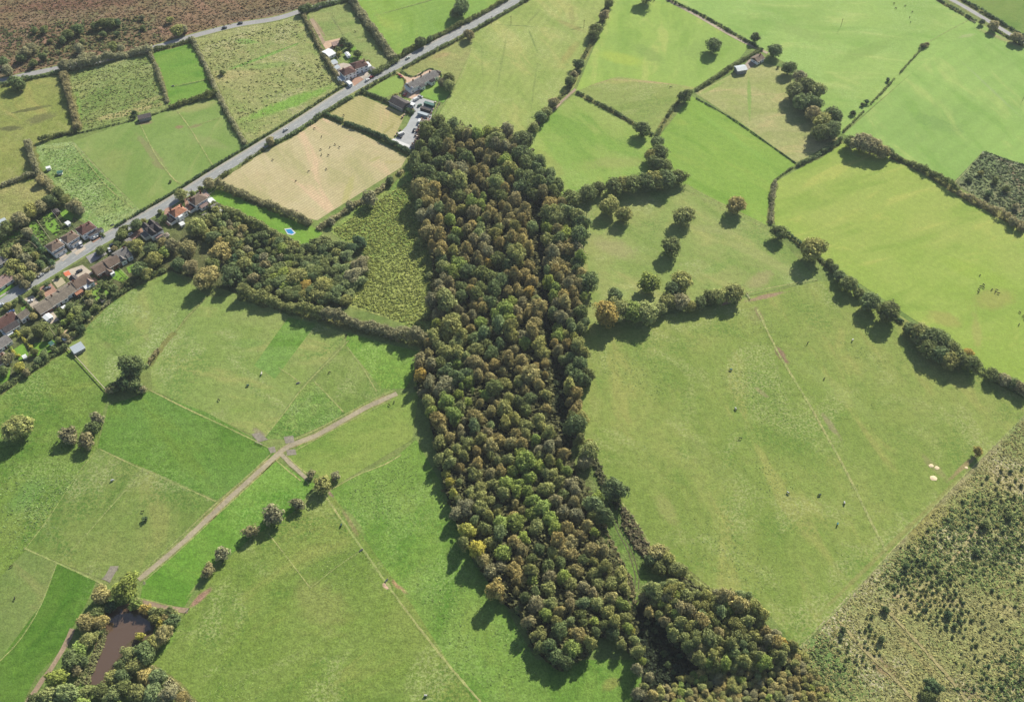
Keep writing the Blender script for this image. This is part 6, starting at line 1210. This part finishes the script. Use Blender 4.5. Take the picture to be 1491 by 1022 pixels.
for (x, y) in ((598, 156), (601, 161), (594, 149.5), (589, 168), (586, 172), (583, 190), (579, 194), (576, 198), (590, 163.5), (604, 163), (634, 150), (633, 155), (631, 160), (628, 166), (626, 171), (606, 214), (602, 211), (609, 209)):
    q = at(x, y); r = empty('stone_pallet', (q.x, q.y, ZN[0]), rgs.uniform(0, 3)); r['label'] = 'stray wooden pallet of stone standing around the margins of the stone yard'; r['category'] = 'pallet'; r['group'] = 'stray pallets of the yard'
    m = MB()
    for zz in (0, .1): m.box(-.62, .62, -.55, .55, zz, zz+.05)
    m.build('pallet', WOODM, r); m = MB(); hq = rgs.uniform(.4, 1.4)
    for bx in range(3): m.box(-.58+bx*.4, -.22+bx*.4, -.5, .5, .16, .16+hq*rgs.uniform(.7, 1))
    m.build('stone_blocks', rgs.choice(SM), r)
# sand heaps and troughs
def heap(name, label, x, y, r0, h, m, n=14):
    q = at(x, y); rg = random.Random(int(x*7+y)); V = [(0, 0, h)]; Fs = []
    for k in (1, 2, 3):
        for i in range(n):
            a = 6.283*i/n; rr = r0*k/3*(1+.25*(rg.random()-.5)); V.append((rr*math.cos(a)*1.2, rr*math.sin(a), h*(1-(k/3)**1.4)*(1 if k < 3 else 0)+.05))
    for i in range(n): Fs.append((0, 1+i, 1+(i+1) % n))
    for k in (0, 1):
        for i in range(n): Fs.append((1+k*n+i, 1+(k+1)*n+i, 1+(k+1)*n+(i+1) % n, 1+k*n+(i+1) % n))
    me = mesh_py(name, V, Fs, m); o = obj(name, me); o.location = (q.x, q.y, ZF[0]); tag(o, label, 'heap', 'sand and hay heaps in the big pasture' if 'patch' in label else None); return o
SAND = plain_mat('pale_sand', (250, 228, 190), .95, .1, .1)
heap('sand_heap', 'pale sand patch in the big pasture, largest and lowest of the four', 1359, 696, 1.7, .3, SAND); heap('sand_heap', 'pale sand patch in the big pasture, upper left one', 1356, 678, 1.15, .25, SAND); heap('sand_heap', 'pale sand patch in the big pasture, upper right one', 1364, 681, 1.1, .25, SAND)
heap('sand_heap', 'small pale patch near the orange birch by the fence', 1407, 681, .8, .2, SAND)
heap('sand_heap', 'white chalky heap under the orange birch', 1422, 661, 1.0, .4, SAND)
def trough(label, x, y, ang):
    q = at(x, y); r = empty('water_trough', (q.x, q.y, ZF[0]), ang); tag(r, label, 'trough')
    m = MB(); m.box(-1, 1, -.35, .35, 0, .08); m.box(-1, 1, -.35, -.28, .08, .55); m.box(-1, 1, .28, .35, .08, .55); m.box(-1, -.93, -.28, .28, .08, .55); m.box(.93, 1, -.28, .28, .08, .55); m.build('tub', WALLM['grey'], r)
    m = MB(); m.box(-.92, .92, -.27, .27, .1, .46); m.build('water', GLASS, r)
trough('grey water trough on the double fence by the pink patch', 563, 845, .9); trough('grey water trough at the strip paddock corner', 434, 558, .4); trough('pale trough at the roadside corner of the weedy paddock', 164, 328, .5); trough('grey trough at the fence meeting below the track fork', 526, 801, .6)
trough('white trough on the small bright paddock fence', 252, 126, .2); trough('white trough beside the long hedge', 336, 178, .6)
# telegraph poles
def pole(label, x, y, h=8):
    q = at(x, y); r = empty('telegraph_pole', (q.x, q.y, 0), .6); tag(r, label, 'pole', 'telegraph poles')
    m = MB(); m.disc((0, 0, h/2), 'z', .14, h/2, 8); m.build('post', BARK, r); m = MB(); m.box(-.9, .9, -.06, .06, h-.7, h-.55); m.build('crossbar', BARK, r)
for x, y, lb in ((716, 36, 'telegraph pole in the long pale field, left one'), (744, 36, 'telegraph pole in the long pale field, middle one'), (850, 42, 'telegraph pole at the right side of the long pale field'), (282, 288, 'telegraph pole by the houses on the main road'), (148, 350, 'telegraph pole opposite the weedy paddock corner'), (1224, 40, 'telegraph pole in the wide upper right pasture'), (1488, 148, 'telegraph pole at the right edge of the broad pasture')):
    pole(lb, x, y)
# gates
def gate(label, p0, p1):
    A, B = at(*p0), at(*p1); c = (A+B)/2; a = math.atan2(B.y-A.y, B.x-A.x); L = (B-A).length
    r = empty('field_gate', (c.x, c.y, 0), a); tag(r, label, 'gate', 'field gates')
    m = MB()
    for z in (.25, .5, .75, 1.0, 1.2): m.box(-L/2+.1, L/2-.1, -.03, .03, z-.05, z+.03)
    m.build('rails', PALEW, r)
    for s in (-1, 1): m = MB(); m.box(s*L/2-.1, s*L/2+.1, -.1, .1, 0, 1.4); m.build('gate_post', WOODM, r)
for lb, a, b in (('gate at the pond path end', (270, 892), (276, 886)), ('gate beside the grey pad at the paddock corner', (372, 644), (382, 648)), ('gate under the oak by the heath hedge', (225, 73), (232, 74)), ('gate to the lane at the top right', (1412, 30), (1420, 34)), ('gate at the tree belt end', (928, 184), (938, 190)), ('gate on the spur track end', (444, 700), (450, 696)), ('gate beside the dusty field corner', (1086, 428), (1092, 436))):
    gate(lb, a, b)
# ================================================================ ANIMALS
def animal_mesh(name, sk, edges, mat, sub=1):
    """a body grown over a skeleton: (x, y, z, radius) per joint"""
    me = bpy.data.meshes.new(name); me.from_pydata([s[:3] for s in sk], edges, []); o = bpy.data.objects.new('tmp', me); link(o)
    md = o.modifiers.new('s', 'SKIN'); o.data.skin_vertices[0].data[0].use_root = True
    for i, s in enumerate(sk): o.data.skin_vertices[0].data[i].radius = (s[3], s[3])
    m2 = o.modifiers.new('ss', 'SUBSURF'); m2.levels = sub; m2.render_levels = sub
    dg = bpy.context.evaluated_depsgraph_get(); em = bpy.data.meshes.new_from_object(o.evaluated_get(dg)); em.name = name
    em.materials.clear(); em.materials.append(mat)
    for p in em.polygons: p.use_smooth = True
    bpy.data.objects.remove(o); return em
def quad_skel(s, graze, cow):
    b = 1.25 if cow else 1.0
    sk = [(0, 0, 1.15, .30*b), (-.75, 0, 1.18, .29*b), (.65, 0, 1.18, .29*b)]
    e = [(0, 1), (0, 2)]
    if graze: nk = [(1.0, 0, 1.02, .2*b), (1.28, 0, .62, .15), (1.42, 0, .34, .15), (1.58, 0, .1, .1)]
    else: nk = [(1.05, 0, 1.45, .17*b), (1.3, 0, 1.75 if not cow else 1.5, .13), (1.55, 0, 1.68 if not cow else 1.42, .12), (1.8, 0, 1.5 if not cow else 1.28, .08)]
    p = 2
    for q in nk: sk.append(q); e.append((p, len(sk)-1)); p = len(sk)-1
    for sy in (-1, 1):
        sk += [(.68, sy*.2, .85, .13), (.70, sy*.2, .42, .07), (.70, sy*.2, .03, .06)]; n = len(sk); e += [(2, n-3), (n-3, n-2), (n-2, n-1)]
        sk += [(-.78, sy*.2, .85, .16), (-.62+(-.28), sy*.2, .48, .07), (-.80, sy*.2, .03, .06)]; n = len(sk); e += [(1, n-3), (n-3, n-2), (n-2, n-1)]
    sk += [(-1.08, 0, 1.15, .05), (-1.18, 0, .7, .04)]; n = len(sk); e += [(1, n-2), (n-2, n-1)]
    return [(x, y, z*(.92 if cow else 1), r) for x, y, z, r in sk], e
HM = {k: plain_mat('coat_'+k, c, .8, .2, .15) for k, c in {'black': (40, 38, 38), 'brown': (92, 62, 44), 'white': (226, 222, 214), 'bay': (70, 48, 36)}.items()}
def rug_mesh(name):
    V = []; n = 9; st = 7
    for i in range(st):
        x = -.95+1.75*i/(st-1)
        for j in range(n):
            a = math.pi*(j/(n-1)); V.append((x, .42*math.cos(a)*1.05, 1.0+.55*math.sin(a) if 0 < j < n-1 else .62))
    F_ = [(i*n+j, (i+1)*n+j, (i+1)*n+j+1, i*n+j+1) for i in range(st-1) for j in range(n-1)]
    me = mesh_py(name, V, F_); me.polygons.foreach_set('use_smooth', [True]*len(me.polygons)); return me
AN = {}
def animal(kind, label, x, y, coat='black', graze=True, rug=None, ang=None, group=None, rg=random.Random(3)):
    key = (kind, coat, graze)
    if key not in AN:
        sk, e = quad_skel(1, graze, kind == 'cow'); AN[key] = animal_mesh(kind+'_body', sk, e, HM[coat])
    q = at(x, y); a = rg.uniform(0, 6.28) if ang is None else ang
    if rug:
        r = empty(kind, (q.x, q.y, ZF[0]), a); obj('body', AN[key], r)
        me = rug_mesh('rug'); me.materials.append(M('rug_'+str(rug), rug)); ob = obj('rug', me, r); s_ = ob.modifiers.new('t', 'SOLIDIFY'); s_.thickness = .04
    else:
        r = obj(kind, AN[key]); r.location = (q.x, q.y, ZF[0]); r.rotation_euler = (0, 0, a)
    r.scale = (.82,)*3 if kind == 'horse' else (.72,)*3
    tag(r, label, kind, group); return r
hz = [(381, 545, 'white', False, (236, 232, 222), 'horse in a white rug in the grazed paddock above the fork'), (361, 562, 'bay', True, (70, 120, 110), 'horse in a green rug standing left of the white rugged horse'), (319, 583, 'black', True, None, 'small black pony near the deep green paddock fence'),
      (480, 543, 'black', True, None, 'black horse right of the strip paddock fence'), (505, 489, 'black', True, None, 'black horse in the shade of the tall hedge'), (164, 700, 'white', True, (230, 232, 236), 'horse in a white rug in the lower left grazed paddock'), (208, 745, 'black', False, None, 'black horse beside the lone sapling'),
      (567, 590, 'bay', True, None, 'dark horse near the end of the stone track, left one'), (574, 586, 'black', True, None, 'dark horse near the end of the stone track, right one'), (497, 765, 'bay', True, (56, 90, 84), 'horse in a dark green rug beside the long double fence'), (620, 1013, 'black', True, (224, 224, 220), 'horse in a pale rug at the bottom edge'),
      (1064, 539, 'bay', True, (90, 150, 150), 'horse in a teal rug, topmost in the very large pasture'), (1071, 596, 'black', True, (222, 224, 216), 'horse in a pale rug left of centre in the very large pasture'), (1078, 639, 'black', False, None, 'black horse with raised head in the very large pasture'),
      (1176, 500, 'black', False, None, 'black horse right of the slanting fence, near its top'), (1241, 496, 'bay', True, (226, 226, 220), 'horse in a white rug below the row of edge oaks'), (1200, 552, 'black', True, None, 'black horse right of the slanting fence, lower one'),
      (1147, 718, 'bay', True, (210, 214, 206), 'horse in a pale rug left of the slanting fence'), (1193, 721, 'black', True, (74, 100, 84), 'horse in a dark rug close to the slanting fence'), (1229, 733, 'black', True, (226, 226, 222), 'horse in a white rug on the slanting fence line'), (1219, 764, 'bay', True, (60, 140, 150), 'horse in a turquoise rug, lowest in the very large pasture'),
      (976, 128, 'black', True, None, 'black horse under the dry ridge, upper one'), (986, 141, 'black', True, None, 'black horse under the dry ridge, lower one'), (17, 825, 'bay', True, None, 'dark horse in the strip field at the left edge, upper one'), (22, 872, 'black', True, None, 'dark horse in the strip field at the left edge, lower one'), (1357, 700, 'bay', True, None, None),
      (464, 52, 'bay', True, None, 'dark pony behind the paired houses, left one'), (517, 47, 'bay', True, None, 'dark pony behind the paired houses, right one')]
for x, y, coat, gr, rug, lb in hz:
    if lb: animal('horse', lb, x, y, coat, gr, rug)
def herd(pts, where, group, coat='black'):
    for (x, y) in pts:
        o = animal('cow', None, x, y, coat, random.random() < .6, group=group); o['category'] = 'cow'; cell(o, f'{coat} cow', f'{coat} cows', where, group)
z2 = lambda x, y: (360+x/3.7175, y/3.7175)
herd([z2(*p) for p in ((365, 698), (403, 743), (475, 785), (448, 800), (398, 812), (500, 800), (403, 840), (440, 843), (138, 868), (428, 918), (333, 930), (263, 983))]+[(428, 309), (432, 308)], 'on the large straw coloured field', 'cattle on the mown field')
herd([z2(523, 628)], 'on the small straw coloured field', 'cattle on the mown field')
z8 = lambda x, y: (1091+x/3.7175, 240+y/3.7175)
herd([z8(*p) for p in ((1248, 600), (1268, 652), (1252, 660), (1267, 667), (1242, 680), (1240, 692), (1312, 678), (1337, 680), (1330, 692), (1347, 698))], 'grazing in the curved mown pasture', 'cattle on the curved pasture')
herd([z8(*p) for p in ((1462, 800), (1483, 820), (1487, 838), (1458, 868))], 'at the right edge of the curved pasture', 'cattle on the curved pasture')
z4 = lambda x, y: (1091+x/3.7175, y/3.7175)
herd([z4(*p) for p in ((783, 22), (843, 35), (792, 48), (882, 68), (868, 97), (873, 123))], 'in the wide upper right pasture', 'cattle on the upper pasture', 'bay')
for k_ in list(CELLS):
    if 'bay cow' in k_[0]: CELLS[('dark brown cow', 'dark brown cows', k_[2])] = CELLS.pop(k_)
finish_labels()
# drop any ground gap: categories for hedges/fences etc. are set; nothing else is left unlabelled
# ================================================================ THE AIR
HAZE = 0.00005
if HAZE:
    m = MB(); m.box(-1500, 1700, -600, 2600, -1, CAMH+12); o = m.build('haze', None); tag(o, kind='stuff')
    hm = bpy.data.materials.new('haze'); hm.use_nodes = True; t = hm.node_tree; t.nodes.clear()
    v = t.nodes.new('ShaderNodeVolumePrincipled'); v.inputs['Color'].default_value = (.78, .88, 1, 1); v.inputs['Density'].default_value = HAZE; v.inputs['Anisotropy'].default_value = .2
    ot = t.nodes.new('ShaderNodeOutputMaterial'); t.links.new(v.outputs[0], ot.inputs['Volume']); o.data.materials.clear(); o.data.materials.append(hm)
